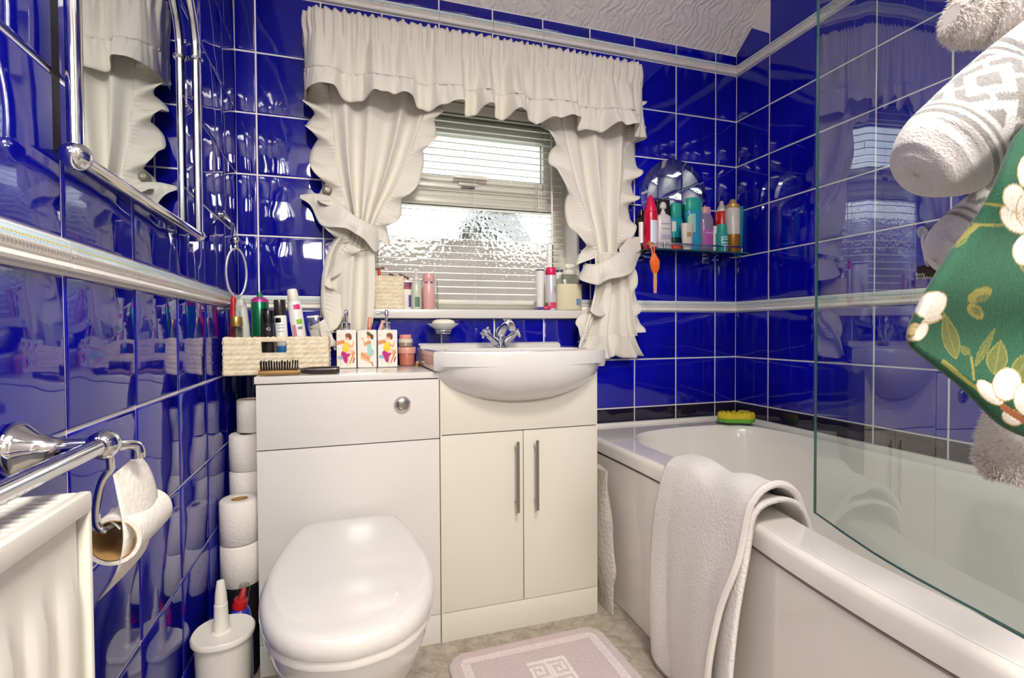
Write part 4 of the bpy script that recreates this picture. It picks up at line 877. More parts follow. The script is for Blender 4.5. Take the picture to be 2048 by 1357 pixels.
part('handle', MB().loft(HR), P('dark_brown_handle', '#2b2322', .22), hb)
part('ferrule', MB().tube([(xs1-.004, ya, ZW+.0112), (xs1+.003, ya, ZW+.0112)], .0098, 16), P('dull_bronze', '#7d6a4a', .35, metal=.6), hb)

# dispensers with a printed lady ------------------------------------------------
def lady(U, V, kind):
    p = Pic(U, V, '#e8e4da')
    sk, sk2 = '#eab184', '#d98f5c'
    if kind == 0:
        p.ell(.20, .27, .17, .055, '#8fb0cc'); p.rect(.16, .19, .04, .25, '#c8d0d8'); p.rect(.28, .30, .06, .25, '#c8d0d8')
        p.cap(.66, .40, .88, .40, .075, sk, .06); p.cap(.88, .38, .66, .10, .05, sk2, .03); p.cap(.60, .36, .52, .06, .055, sk, .03); p.ell(.54, .035, .07, .022, '#efe2b4'); p.ell(.67, .07, .065, .022, '#efe2b4'); p.cap(.90, .24, .84, .14, .03, '#a83a36')
        p.ell(.45, .37, .24, .105, '#c2187e'); p.cap(.38, .36, .45, .21, .13, '#b81576', .10); p.ell(.60, .42, .14, .05, '#f0c8c4')
        p.ell(.46, .52, .19, .11, '#e8c534'); p.cap(.40, .60, .56, .60, .085, '#edd044')
        p.cap(.0, .66, .36, .70, .055, sk2, .05); p.cap(.62, .60, .80, .56, .045, sk, .035); p.cap(.80, .56, .86, .68, .035, sk, .028)
        p.ell(.55, .82, .125, .078, sk); p.ell(.60, .875, .16, .06, '#8a4a30'); p.ell(.70, .82, .075, .075, '#7d4129'); p.ell(.49, .80, .028, .012, '#c0392f'); p.ell(.51, .835, .018, .008, '#4a3028'); p.ell(.57, .838, .018, .008, '#4a3028')
        p.ell(.10, .88, .03, .012, '#9a9a94')
    else:
        p.cap(.22, .33, .62, .30, .075, sk, .08); p.cap(.22, .34, .60, .20, .05, sk2, .035); p.cap(.20, .27, .66, .13, .05, sk, .03); p.cap(.66, .13, .80, .05, .035, sk, .02); p.cap(.74, .12, .80, .02, .02, '#8a3c34')
        p.ell(.68, .40, .17, .105, '#9cc7bf'); p.cap(.62, .44, .60, .62, .11, '#a8d2c8', .125)
        p.cap(.56, .68, .36, .60, .045, sk, .04); p.cap(.36, .60, .30, .76, .038, sk, .03); p.cap(.66, .68, .40, .64, .04, sk2, .035); p.ell(.24, .79, .055, .02, sk2)
        p.ell(.58, .84, .11, .075, sk, -20); p.ell(.62, .90, .16, .055, '#5c5428', -18); p.ell(.76, .83, .08, .075, '#4c4522'); p.ell(.55, .81, .028, .011, '#b8372e'); p.ell(.53, .848, .016, .007, '#3c2a22'); p.ell(.60, .846, .016, .007, '#3c2a22')
    return p.C
PRM = print_mat('printed_ceramic', .2, coat=.4)
ydp = -.130
names_d = ['soap dispenser, leftmost of the three printed holders, lady in a yellow top', 'toothbrush tumbler, middle of the three printed holders, lady in a teal swimsuit', 'soap dispenser, rightmost of the three printed holders, chrome pump over a seated lady']
for i, (pa, pb, kd) in enumerate(((673, 713, 0), (714.5, 754, 1), (755.5, 795, 0))):
    xa, xb2 = ex(pa, 700, ydp)[0], ex(pb, 700, ydp)[0]; H = zt(734, 660, ydp)-ZW; hw_ = (xb2-xa)/2
    t = empty('soap_dispenser' if kd == 0 else 'toothbrush_tumbler', ((xa+xb2)/2, ydp+hw_, ZW), label='white square '+names_d[i], cat='dispenser' if kd == 0 else 'tumbler', group='printed bathroom set on the cabinet top')
    if kd == 0: part('body', MB().box(-hw_, hw_, -hw_, hw_, 0, H, .003), CERAM, t, world=False)
    else: part('body', MB().rev([(0, hw_*.96), (.002, hw_), (H-.002, hw_), (H, hw_-.002), (H-.003, hw_-.004), (.01, hw_-.005)], 32, (0, 0), 9.0), CERAM, t, world=False)
    U_, V_ = np.meshgrid(np.linspace(0, 1, 56), np.linspace(0, 1, 96), indexing='ij')
    Pp = np.stack([-hw_*.96+U_*hw_*1.92, np.full_like(U_, -hw_-.0006), .003+V_*(H-.006)], -1)
    painted('picture', Pp, lady(U_, V_, kd), PRM, t, world=False)
    if kd == 0:
        part('collar', MB().rev([(H, .013), (H+.003, .0145), (H+.022, .0145), (H+.025, .010)], 22), CHROME, t, world=False)
        part('pump_stem', MB().rev([(H+.025, .0048), (H+.048, .0048)], 14), CHROME, t, world=False)
        part('pump_head', MB().rev([(H+.046, .0075), (H+.060, .0075), (H+.066, .004)], 18).tube([(0, 0, H+.056), (-.030, -.006, H+.057), (-.034, -.007, H+.052)] if i else [(0, 0, H+.056), (-.004, -.03, H+.056)], .0045, 10), CHROME, t, world=False)
    else: tum = (t, (xa+xb2)/2, ydp+hw_, H)
def brush(xo, lean, c1, c2, label):
    t = empty('toothbrush', (tum[1]+xo, tum[2], ZW+.012), (0, math.radians(lean), 0), label, 'toothbrush')
    L1 = tum[3]+.030
    part('handle', MB().tube([(0, 0, 0), (0, 0, L1*.7), (0, 0, L1)], [.0042, .0048, .0058], 10), P('tooth_handle_'+c1, '#'+c1, .35), t, world=False)
    part('grip', MB().tube([(0, 0, L1*.78), (0, 0, L1)], [.0058, .0066], 10), P('tooth_grip_'+c2, '#'+c2, .35), t, world=False)
brush(.006, 2, 'e8804a', 'e9a488', 'pale pink and orange toothbrush handle standing upright in the tumbler')
brush(-.002, 22, 'd8a09a', 'dfb4ac', 'pink toothbrush handle leaning right in the tumbler')
glj = at(712, 652, 1, -.03)
can('glass_tumbler', 'clear glass vase partly hidden behind the printed holders', 'glass', glj[0], -.030, ZW, [(0, .018), (.004, .021), (.09, .025), (.105, .022), (.116, .024)], CLEARP)
yj = -.09
xj = ex(815, 710, yj)[0]; sj = .0285
TERRA = P('amber_cream', '#b9705a', .25, trans=0); PINKL = P('pink_lid', '#d8998a', .35)
hj = zt(815, 695, yj)-ZW
j1 = can('cream_jar', 'large amber pink cosmetic jar with a wide pink lid beside the printed holders', 'jar', xj, yj+.02, ZW, [(0, .022), (.003, .025), (hj*.62, .0270), (hj*.64, .0265)], TERRA, [('lid', [(hj*.65, .0300), (hj*.70, .0310), (hj*.97, .0310), (hj, .0295)], PINKL)])
h2 = zt(815, 670, yj)-ZW-hj
can('face_cream_pot', 'small cream pot with a pink lid stacked on the large amber jar', 'jar', xj-.004, yj+.022, ZW+hj+.0003, [(0, .021), (.002, .0235), (h2*.32, .0235), (h2*.36, .0225)], P('dark_pot_base', '#8f8270', .3), [('shoulder', [(h2*.36, .0245), (h2*.62, .0250), (h2*.66, .022)], P('cream_pot', '#d9d2bd', .3)), ('lid', [(h2*.66, .0205), (h2*.70, .0212), (h2*.97, .0205), (h2, .019)], PINKL)])
gj = empty('gold_jewellery', (ex(846, 726, -.10)[0], -.10, ZW), label='little heap of gold rings and pearls beside the basin', cat='jewellery'); GP = P('gold', '#c59a45', .25, metal=1)
xj2 = ex(846, 726, -.10)[0]-.018
for k in range(6): part('ring', MB().torus((0, 0, 0), .0075+.001*(k % 3), .0012, 22, 6, 'z').xf(Matrix.Translation((xj2+random.uniform(-.008, .008), -.10+random.uniform(-.012, .012), ZW+.003+.0018*k)) @ Matrix.Rotation(random.uniform(-.4, .4), 4, 'X') @ Matrix.Rotation(random.uniform(-.4, .4), 4, 'Y')), GP, gj)
for k in range(3): part('pearl', MB().ball((xj2+.004*k-.004, -.108+.004*k, ZW+.011), .0034, 10, 7), P('pearl%d' % k, '#e8dcc8', .2), gj)

# ------------------------------------------------------------------ things on the window sill
ZS = 1.0068
def sy(px, py, Y): return at(px, py, 1, Y)
def bot(name, label, cat, px, py0, Y, width_px, prof, m, parts=(), e=2.0, z0=None, flat=1.0, n=26, tilt=(0, 0), rotz=0):
    """container standing at pixel column px, top at pixel row py0; prof in fractions (height, half width)"""
    p = at(px, py0, 1, Y); z0 = ZS if z0 is None else z0; H = p[2]-z0; r = abs(at(px+width_px/2, py0, 1, Y)[0]-at(px-width_px/2, py0, 1, Y)[0])/2
    f = lambda q: [(a*H, b_*r, b_*r*flat) for a, b_ in q]
    return can(name, label, cat, p[0], Y, z0+.0003, f(prof) if prof else None, m, [(q[0], f(q[1]), q[2])+tuple(q[3:]) for q in parts], e, tilt, None, n, rotz), r, H
BSX = sy(778, 600, -.0)[0]
xa, xb2 = .44, sy(805, 600, 0)[0]
basket('seagrass_basket', ((xa+xb2)/2, .012, ZS), xb2-xa, .048, zt(780, 555, 0)-ZS, 'small cream woven basket of razors on the window sill by the left curtain')
Hb = zt(780, 555, 0)
def razor(loc, rot, col, label, hl=.115):
    t = empty('razor', loc, rot, label, 'razor'); c1 = P('razor_'+col, '#'+col, .3)
    part('handle', MB().tube([(0, 0, 0), (0, 0, hl*.3), (0, 0, hl*.7), (0, .002, hl*.92), (0, .004, hl)], [.0035, .0055, .0045, .0060, .0045], 12), c1, t, world=False)
    part('head', MB().box(-.020, .020, -.003, .009, hl-.002, hl+.006, .002), P('razor_head_'+col, '#6a3a34', .4), t, world=False); return t
razor((sy(766, 560, .01)[0]+.002, .01, ZS+.0085), (0, math.radians(-7), 0), 'cc2018', 'red razor standing in the small basket on the sill', Hb-ZS+.023)
razor((sy(782, 560, .01)[0]-.012, .018, ZS+.0085), (0, math.radians(28), 0), 'c83a5a', 'pink razor leaning right in the small basket on the sill', Hb-ZS+.012)
razor((sy(776, 560, .0)[0]-.012, .004, ZS+.0085), (0, math.radians(20), .4), 'd4877f', 'pale pink razor lying lower in the small basket on the sill', Hb-ZS+.002)
t, r, H = bot('cream_tube', 'white and purple tube beside the small basket on the sill', 'tube', 814, 562, .03, 21, [(0, .9), (.02, 1), (.62, 1), (.98, 1), (1, .95)], WHITEC, e=3.2, flat=.55)
band(t, 'label', r, H*.70, H*.94, P('plum_label', '#6a1c52', .35), -150, -30, r*.55, .0006, 3.2); band(t, 'label', r, H*.70, H*.78, P('red_label', '#b51c3c', .35), -150, -80, r*.55, .0009, 3.2); band(t, 'label', r, H*.08, H*.5, P('violet_label', '#4b3a86', .35), -86, -35, r*.55, .0008, 3.2)
t, r, H = bot('pump_bottle', 'pale green pump bottle on the sill between the tube and the pink bottle', 'bottle', 832, 538, .02, 21, [(0, .92), (.02, 1), (.56, 1), (.66, .8), (.70, .45)], P('pale_green_bottle', '#c7cdbb', .2), [('collar', [(.70, .5), (.71, .55), (.79, .55), (.80, .4)], PLASTW), ('pump', [(.80, .16), (.92, .16), (.93, .34), (.985, .34), (1, .2)], PLASTW)])
band(t, 'label', r, H*.06, H*.30, P('green_print', '#5c7a62', .4), -112, -60)
t, r, H = bot('amber_bottle', 'small clear bottle of peach lotion behind the pump bottle', 'bottle', 846, 560, .05, 16, [(0, .95), (.02, 1), (.7, 1)], P('peach_lotion', '#d9bb94', .2), [('neck', [(.7, 1.0), (.78, .98), (.9, .6), (1, .5)], CLEARP)])
t, r, H = bot('pink_bottle', 'tall pink bottle with a silver collar on the left part of the sill', 'bottle', 857, 548, .02, 24, [(0, .95), (.01, 1), (.70, 1), (.715, .96)], P('rose_pink', '#dba7a5', .25), [('collar', [(.715, .93), (.73, .98), (.755, .98), (.765, .93)], CHROME), ('cap', [(.765, .97), (.78, 1), (.98, 1), (1, .95)], P('rose_cap', '#d9a09f', .25))])
t, r, H = bot('clear_bottle', 'slim empty clear bottle right of the pink bottle on the sill', 'bottle', 871, 556, .03, 12, [(0, .95), (.02, 1), (.8, 1), (.9, .6), (1, .5)], CLEARP)
t, r, H = bot('white_tube', 'white tube with a dark blue cap rim at the right end of the sill', 'tube', 1080, 540, .0, 16, [(0, .8), (.02, .82), (.5, .82), (.75, .95), (.96, 1), (.965, .96)], WHITEC, [('cap', [(.965, 1.0), (1, .98)], P('navy_rim', '#2a2f5a', .3))])
t, r, H = bot('pale_yellow_tube', 'narrow yellow and white tube between the white tube and the pink-capped can', 'tube', 1088, 570, .03, 8, [(0, .9), (.02, 1), (.95, 1), (1, .8)], P('pale_yellow', '#ccc190', .35))
t, r, H = bot('deodorant_can', 'silver white deodorant can with a hot pink cap on the sill', 'spray can', 1101, 536, .0, 21, [(0, .95), (.015, 1), (.80, 1), (.82, .93)], P('silver_white_can', '#cfcbce', .25, metal=.15), [('cap', [(.82, .90), (.83, .94), (.97, .94), (1, .80)], P('hot_pink_cap', '#d81b5c', .3))])
band(t, 'label', r, H*.04, H*.18, P('pink_flourish', '#d03a5e', .4), -120, -40); band(t, 'label', r, H*.40, H*.56, P('grey_text', '#9a9aa0', .4), -80, -40)
SOAPC = P('cream_soap_liquid', '#dcd2b2', .18)
t, r, H = bot('soap_pump_jar', 'clear pump jar three quarters full of cream liquid soap on the sill', 'soap dispenser', 1137, 528, .0, 50, [(0, .95), (.015, 1), (.55, 1)], SOAPC, [('glass', [(.55, 1.0), (.66, .98), (.74, .72), (.77, .45)], CLEARP), ('collar', [(.76, .40), (.77, .44), (.85, .44), (.86, .3)], PLASTW), ('pump', [(.86, .12), (.90, .12), (.905, .32), (.985, .30), (1, .16)], PLASTW)], e=2.4, flat=.62)
band(t, 'label', r, H*.10, H*.24, P('blue_label2', '#7490b4', .4), -76, -50, r*.62, .0006, 2.4)
part('nozzle', MB().tube([(0, 0, H*.95), (.020, -.010, H*.95), (.024, -.012, H*.91)], .0055, 10), PLASTW, t, world=False)
t, r, H = bot('navy_bottle', 'dark navy bottle beside the soap jar on the sill', 'bottle', 1172, 536, .02, 26, [(0, .95), (.015, 1), (.7, 1), (.78, .7), (.8, .6)], P('navy_bottle_plastic', '#1b2140', .2), [('cap', [(.8, .62), (.82, .66), (.98, .62), (1, .5)], P('teal_cap', '#2a8a72', .3))], e=2.6, flat=.6)
band(t, 'label', r, H*.3, H*.66, P('white_print', '#ccd0d8', .4), -70, -40, r*.6, .0006, 2.6)
t, r, H = bot('tall_tube', 'tall dark blue tube standing by the right window reveal', 'tube', 1152, 470, .075, 13, [(0, .95), (.01, 1), (.97, 1), (1, .9)], P('dark_blue_tube', '#2f3668', .3))
band(t, 'label', r, H*.25, H*.85, P('white_print2', '#aab0c4', .4), -70, -45)
t, r, H = bot('white_pot', 'white bottle with a dark lid line behind the soap jar on the sill', 'bottle', 1118, 541, .06, 18, [(0, .95), (.02, 1), (.94, 1)], WHITEC, [('lid', [(.945, 1.03), (1, 1.0)], P('navy_rim2', '#33364c', .4))])
rz = razor((sy(1070, 616, -.018)[0], -.019, ZS+.005), (0, math.radians(86), 0), '5a4a9c', 'pink and purple razor lying on the front edge of the sill', .05)
part('head_guard', MB().rev([(.036, .004), (.045, .008), (.060, .0085), (.066, .005)], 14), P('pink_guard', '#d4306a', .3), rz, world=False)

# ------------------------------------------------------------------ glass shelf, round mirror and bottles in the right corner
ZH = 1.2475; xs0, xs1 = 1.478, 1.955
sh = empty('glass_shelf', (1.70, -.06, ZH-.03), label='glass wall shelf with a chrome front rail in the right corner', cat='shelf')
part('plate', MB().box(xs0, xs1, -.128, -.008, ZH-.0062, ZH, .001), clear_mat('shelf_glass', '#a9c9c2', .03), sh)
part('front_edge', MB().box(xs0, xs1, -.1292, -.1278, ZH-.006, ZH-.0002), GEDGE, sh, smooth=False)
part('rail', MB().tube([(xs0+.015, -.012, ZH+.022), (xs0+.015, -.105, ZH+.022), (xs0+.03, -.119, ZH+.022), (xs1-.03, -.119, ZH+.022), (xs1-.015, -.105, ZH+.022), (xs1-.015, -.012, ZH+.022)], .0032, 10), CHROME, sh)
for x in (xs0+.015, xs1-.015, 1.55, 1.84): part('rail_post', MB().tube([(x, -.105 if x in (xs0+.015, xs1-.015) else -.119, ZH), (x, -.105 if x in (xs0+.015, xs1-.015) else -.119, ZH+.026)], .0042, 10), CHROME, sh)
for x in (1.515, 1.845): part('bracket', MB().box(x-.018, x+.018, -.006, -.002, ZH-.034, ZH+.012, .001).box(x-.010, x+.010, -.075, -.004, ZH-.012, ZH-.0065, .001).box(x-.017, x+.017, -.062, -.004, ZH-.030, ZH-.020, .002), CHROME, sh)
rm = empty('round_mirror', (1.683, -.01, 1.32), label='round unframed mirror with a slanted glass rim above the glass shelf', cat='mirror')
def ring(r, y): return [(1.683+r*math.cos(2*math.pi*k/64), y, 1.483+r*math.sin(2*math.pi*k/64)) for k in range(64)]
part('glass', MB().loft([ring(.1655, -.006), ring(.1655, -.0085), ring(.138, -.0135), ring(.10, -.0137), ring(.01, -.0137)]), mat('pale_mirror', '#cfd8de', .01, 1), rm, ang=8)
TEAL = P('teal_plastic', '#18a0b0', .25); TEALD = P('turquoise_cap', '#2ab39a', .3)
S = dict(z0=ZH)
t, r, H = bot('hair_spray', 'red spray can with a pointed pink cap at the left end of the shelf', 'spray can', 1301, 391, -.075, 24, [(0, .95), (.01, 1), (.66, 1), (.70, .92)], P('crimson_can', '#c4143a', .2), [('cap', [(.70, .90), (.74, .88), (.86, .62), (.96, .34), (1, .2)], P('pink_red_cap', '#d8174e', .3))], **S)
band(t, 'label', r, H*.04, H*.52, P('pale_blue_label', '#cfdbe4', .35), -125, -62)
t, r, H = bot('lotion_pump', 'white lotion pump bottle with a printed label, second along the shelf', 'bottle', 1326, 405, -.085, 30, [(0, .92), (.015, 1), (.60, .95), (.70, .86), (.745, .5)], P('frosted_white', '#d8d5d6', .25), [('neck', [(.745, .3), (.80, .3)], PLASTW), ('pump', [(.80, .16), (.86, .18), (.87, .40), (.96, .36), (1, .2)], PLASTW)], e=2.6, flat=.62, **S)
for a_, b_ in ((.42, .44), (.52, .54), (.34, .345), (.30, .305), (.2, .3)): band(t, 'label', r*.97, H*a_, H*b_, P('print%d' % int(a_*100), '#b3a3a8' if a_ > .3 else '#b0a8bc', .4), -125, -55, r*.97*.62, .0006, 2.6)
dp = empty('refill_pouch', (sy(1327, 420, -.03)[0], -.03, ZH+.0003), label='black and silver refill pouch behind the lotion pump on the shelf', cat='pouch'); hpz = zt(1330, 399, -.03)-ZH
part('bag', MB().loft([[(x, y*k_, z) for x, y in ((-.03, -.012), (0, -.016), (.03, -.012), (.03, .012), (0, .016), (-.03, .012))] for z, k_ in ((0, .9), (.03, 1), (.10, .7), (hpz-.01, .1), (hpz, .06))]), P('black_silver_foil', '#2c2a2e', .2, metal=.5), dp, world=False)
t, r, H = bot('shampoo_bottle', 'teal shampoo bottle with a dark lower half behind the cream tube', 'bottle', 1352, 408, -.04, 25, [(.30, .98), (.32, 1), (.62, 1), (.70, .86), (.72, .72)], TEAL, [('cap', [(.72, .74), (.73, .78), (.98, .74), (1, .68)], TEALD), ('base', [(0, .9), (.02, .96), (.295, .98)], P('dark_teal', '#143c46', .2))], e=2.5, flat=.6, **S)
band(t, 'label', r, H*.42, H*.62, P('white_flower', '#d6e4d8', .4), -150, -110, r*.6, .0006, 2.5)
sp_ = sy(1350, 492, -.09); rx = empty('red_tin', (sp_[0], -.098, ZH+.0003), label='small coral red flat tin on the front of the shelf', cat='tin')
part('body', MB().rev([(0, .021, .012), (.002, .022, .013), (.012, .022, .013)], 26), P('coral', '#d8413e', .3), rx, world=False); part('lid', MB().rev([(.0122, .0225, .0135), (.019, .0225, .0135), (.0205, .020, .011)], 26), P('coral_lid', '#e05a50', .3), rx, world=False)
t, r, H = bot('cream_tube', 'small cream tube standing on its cap in front of the teal bottles', 'tube', 1374, 448, -.098, 23, [(.16, .74), (.2, .80), (.6, .92), (.96, 1), (1, 1)], P('ivory_tube', '#ded6c6', .3), [('cap', [(0, .70), (.01, .74), (.15, .74), (.16, .7)], P('ivory_cap', '#d6cdbb', .35))], flat=.55, **S)
band(t, 'label', r*.9, H*.5, H*.66, P('gold_print', '#b99a5c', .4), -115, -65, r*.5, .0012)
t, r, H = bot('conditioner_bottle', 'tall bright blue-green bottle with a turquoise cap in the middle of the shelf', 'bottle', 1386, 398, -.062, 32, [(0, .80), (.01, .86), (.25, .92), (.52, .78), (.70, .98), (.76, .96), (.77, .88)], P('sky_teal', '#2f9cc4', .2), [('cap', [(.77, .90), (.785, .94), (.985, .90), (1, .84)], TEALD)], e=2.5, flat=.55, **S)
band(t, 'label', r*.86, H*.36, H*.70, P('flower_label', '#9fd0b8', .4), -160, -95, r*.50, .002, 2.5)
t, r, H = bot('baby_oil_bottle', 'clear baby oil bottle with a pink cap and a pink label on the shelf', 'bottle', 1412, 415, -.075, 25, [(0, .9), (.02, 1), (.70, 1), (.80, .82), (.85, .60)], mat('clear_lilac', '#b7a3c8', .1, trans=.5), [('cap', [(.85, .60), (.86, .64), (.985, .60), (1, .52)], P('baby_pink_cap', '#dba6ac', .3))], e=2.4, flat=.62, **S)
band(t, 'label', r, H*.14, H*.50, P('magenta_label', '#b35aa4', .35), -130, -50, r*.62, .0006, 2.4)
text_part("Johnson's", .010, P('white_ink', '#efe6ee', .4), t, (0, -r*.62-.0012, H*.42), (math.pi/2, 0, 0))
t, r, H = bot('red_bottle', 'red bottle with a pale nozzle near the right end of the shelf', 'bottle', 1443, 403, -.04, 22, [(0, .94), (.01, 1), (.74, 1), (.80, .8)], P('scarlet', '#cc1c1c', .25), [('collar', [(.80, .72), (.84, .70)], WHITEC), ('nozzle', [(.84, .62), (.88, .55), (.93, .32), (1, .22)], P('frost_nozzle', '#cbbfc0', .3))], **S)
band(t, 'label', r, H*.44, H*.60, P('yellow_green', '#b4b83a', .4), -95, -50)
t, r, H = bot('small_teal_bottle', 'small teal bottle in front of the red bottle on the shelf', 'bottle', 1443, 450, -.095, 20, [(0, .94), (.02, 1), (.66, 1), (.72, .78)], P('sea_green', '#2f9c96', .25), [('cap', [(.72, .76), (.74, .80), (.98, .78), (1, .7)], P('sea_green_cap', '#30a890', .3))], **S)
for a_ in (.2, .3, .42, .5): band(t, 'label', r, H*a_, H*(a_+.04), P('pale_print%d' % int(a_*100), '#bfe0da', .4), -130, -60)
t, r, H = bot('white_carton', 'slim white carton between the pink-labelled and small teal bottles', 'carton', 1430, 454, -.075, 14, [(0, 1), (.99, 1), (1, .97)], WHITEC, e=8, flat=.8, **S)
t, r, H = bot('mousse_can', 'white and bronze mousse can with a gold nozzle cap at the right of the shelf', 'spray can', 1465, 400, -.085, 23, [(0, .95), (.008, 1), (.34, 1)], P('bronze_can', '#a8722e', .25, metal=.4), [('upper_body', [(.342, 1), (.80, 1), (.83, .9)], P('satin_white_can', '#d3cdc6', .25)), ('cap', [(.83, .86), (.84, .9), (.90, .86), (.93, .5), (1, .3)], P('gold_plastic', '#cfa65c', .3, metal=.3))], **S)
t, r, H = bot('flat_teal_tube', 'flat teal tube leaning right at the far end of the shelf', 'tube', 1478, 413, -.035, 17, [(0, .6), (.02, .65), (.5, .85), (1, 1.1)], P('flat_teal', '#2396ac', .3), flat=.3, tilt=(0, 4), **S)
can('white_label_bottle', 'dark bottle with a white label half hidden by the right curtain', 'bottle', sy(1274, 450, -.045)[0]+.022, -.040, ZH+.0003, [(0, .018), (.004, .0195), (.13, .0195), (.145, .010)], BLACK, [('cap', [(.145, .011), (.165, .011)], BLACK)])
wl = bpy.data.objects['white_label_bottle']; band(wl, 'label', .0195, .03, .115, WHITEC, -150, -30)
# orange hanging bits
xo = sy(1307, 500, -.137)[0]
oh = empty('orange_scrunchie', (xo, -.137, zt(1308, 545, -.137)), label='orange loofah ribbon hanging from the front rail of the shelf', cat='ribbon'); ORG = P('orange_plastic', '#ea6a12', .35)
part('loop', MB().tube([(xo-.006, -.1195, ZH+.0260), (xo-.010, -.137, ZH-.004), (xo-.002, -.138, ZH-.035)], .0026, 8).tube([(xo-.006, -.1195, ZH+.0255), (xo+.004, -.136, ZH-.002), (xo+.003, -.138, ZH-.035)], .0026, 8).tube([(xo-.006, -.1160, ZH+.021), (xo-.006, -.1195, ZH+.0262), (xo-.006, -.123, ZH+.022)], .0028, 8), ORG, oh)
z1_, z2_ = ZH-.025, zt(1309, 548, -.137)
ob = MB()
for k in range(9):
    a = k*.7; ob.tube([(xo+.004*math.cos(a), -.138+.004*math.sin(a), z1_), (xo+.004+.015*math.cos(a), -.139+.010*math.sin(a), z1_*.62+z2_*.38), (xo+.005+.013*math.cos(a+.3), -.139+.009*math.sin(a+.3), z1_*.3+z2_*.7), (xo+.006+.004*math.cos(a+.5), -.138+.003*math.sin(a), z2_)], [.003, .0055, .005, .003], 7)
part('folds', ob, ORG, oh)
pg = empty('wooden_peg', (xo+.012, -.137, zt(1312, 587, -.137)), label='peach clothes peg clipped to the orange ribbon under the shelf', cat='peg'); PEG = P('peach_peg', '#d99a72', .5); z3_ = zt(1312, 587, -.137)
part('jaw', MB().loft([[(xo+.004+x, -.141+y, z) for x, y in ((-.006-w_, -.003), (.006+w_, -.003), (.006+w_, .002), (-.006-w_, .002))] for z, w_ in ((z2_+.004, 0), (z2_*.5+z3_*.5, .0008), (z3_, -.001))]).xf(Matrix.Identity(4)), PEG, pg)
part('jaw', MB().loft([[(xo+.009+x, -.1345+y, z) for x, y in ((-.006-w_, -.002), (.006+w_, -.002), (.006+w_, .003), (-.006-w_, .003))] for z, w_ in ((z2_+.004, 0), (z2_*.5+z3_*.5, .0008), (z3_+.004, -.001))]), PEG, pg)
part('spring', MB().torus((xo+.006, -.138, z2_*.6+z3_*.4), .0042, .001, 18, 6, 'x'), STEEL, pg)

# ------------------------------------------------------------------ curtains
def pix(rows, Y): return [(at(xl, y, 1, Y), at(xr, y, 1, Y)) for y, xl, xr in rows]
def drape(rows, Y, nv, nu, folds, amp, shape=1.0):
    """cloth between two traced edges with vertical folds; folds: list of (count, weight, phase, drift)"""
    E_ = pix(rows, Y); L_ = spline([e[0] for e in E_], nv); R_ = spline([e[1] for e in E_], nv); out = np.zeros((nv, nu, 3))
    for i in range(nv):
        v = i/(nv-1); A_ = amp(v)
        for j in range(nu):
            u = j/(nu-1); p = L_[i]*(1-u)+R_[i]*u; s = sum(w_*math.cos(2*math.pi*(n_*u+ph+dr*v)) for n_, w_, ph, dr in folds)
            s = math.copysign(abs(s)**shape, s); p[1] += A_*s; p[0] += .25*A_*sum(w_*math.sin(2*math.pi*(n_*u+ph+dr*v)) for n_, w_, ph, dr in folds)*math.sin(math.pi*u)**.3
            out[i, j] = p
    return out
def frill(edge, dirs, wid, waves, amp, n=160, m_=14, seed=0, tang=.35, yb=-1, hemwave=.42):
    """gathered strip sewn to edge; dirs: outward direction(s) in the x-z plane; waves along the length"""
    rs = random.Random(seed); E_ = spline(edge, n); D_ = spline(dirs, n) if len(dirs) > 1 else np.repeat(np.array(dirs, float), n, 0)
    seg = np.linalg.norm(np.diff(E_, axis=0), axis=1); s = np.concatenate([[0], np.cumsum(seg)]); s /= s[-1]
    ph1, ph2, ph3 = rs.random()*6, rs.random()*6, rs.random()*6; out = np.zeros((n, m_, 3)); T = np.gradient(E_, axis=0); T /= np.linalg.norm(T, axis=1)[:, None]
    for i in range(n):
        d = D_[i]/np.linalg.norm(D_[i]); w_ = 2*math.pi*waves*s[i]+1.1*math.sin(2*math.pi*s[i]*waves*.37+ph2)
        f = math.sin(w_+ph1); f2 = math.cos(w_+ph1)
        for j in range(m_):
            t = j/(m_-1); g_ = .0026*math.sin(2*math.pi*s[i]*seg.sum()/.0125+.8*math.sin(w_*1.7)+ph3)*max(0, 1-t*1.7)*min(1, t*8+.15); f = math.sin(w_+ph1+.9*t); fs = math.tanh(1.5*f)/.905; f2 = math.cos(w_+ph1+.5*t)
            out[i, j] = E_[i]+d*wid*t*(1-hemwave*.8+hemwave*1.3*abs(math.cos((w_+ph1+.9*t)/2))**.7*t)+np.array([0, yb, 0])*(amp*fs*t**1.2+g_)+T[i]*(.28*tang*amp*f2*t)
    return out
CSOL = .0012
def cloth(name, G_, parent, **k): return part(name, MB().grid(G_), CLOTH, parent, ang=180, solid=CSOL, recalc=False, **k)

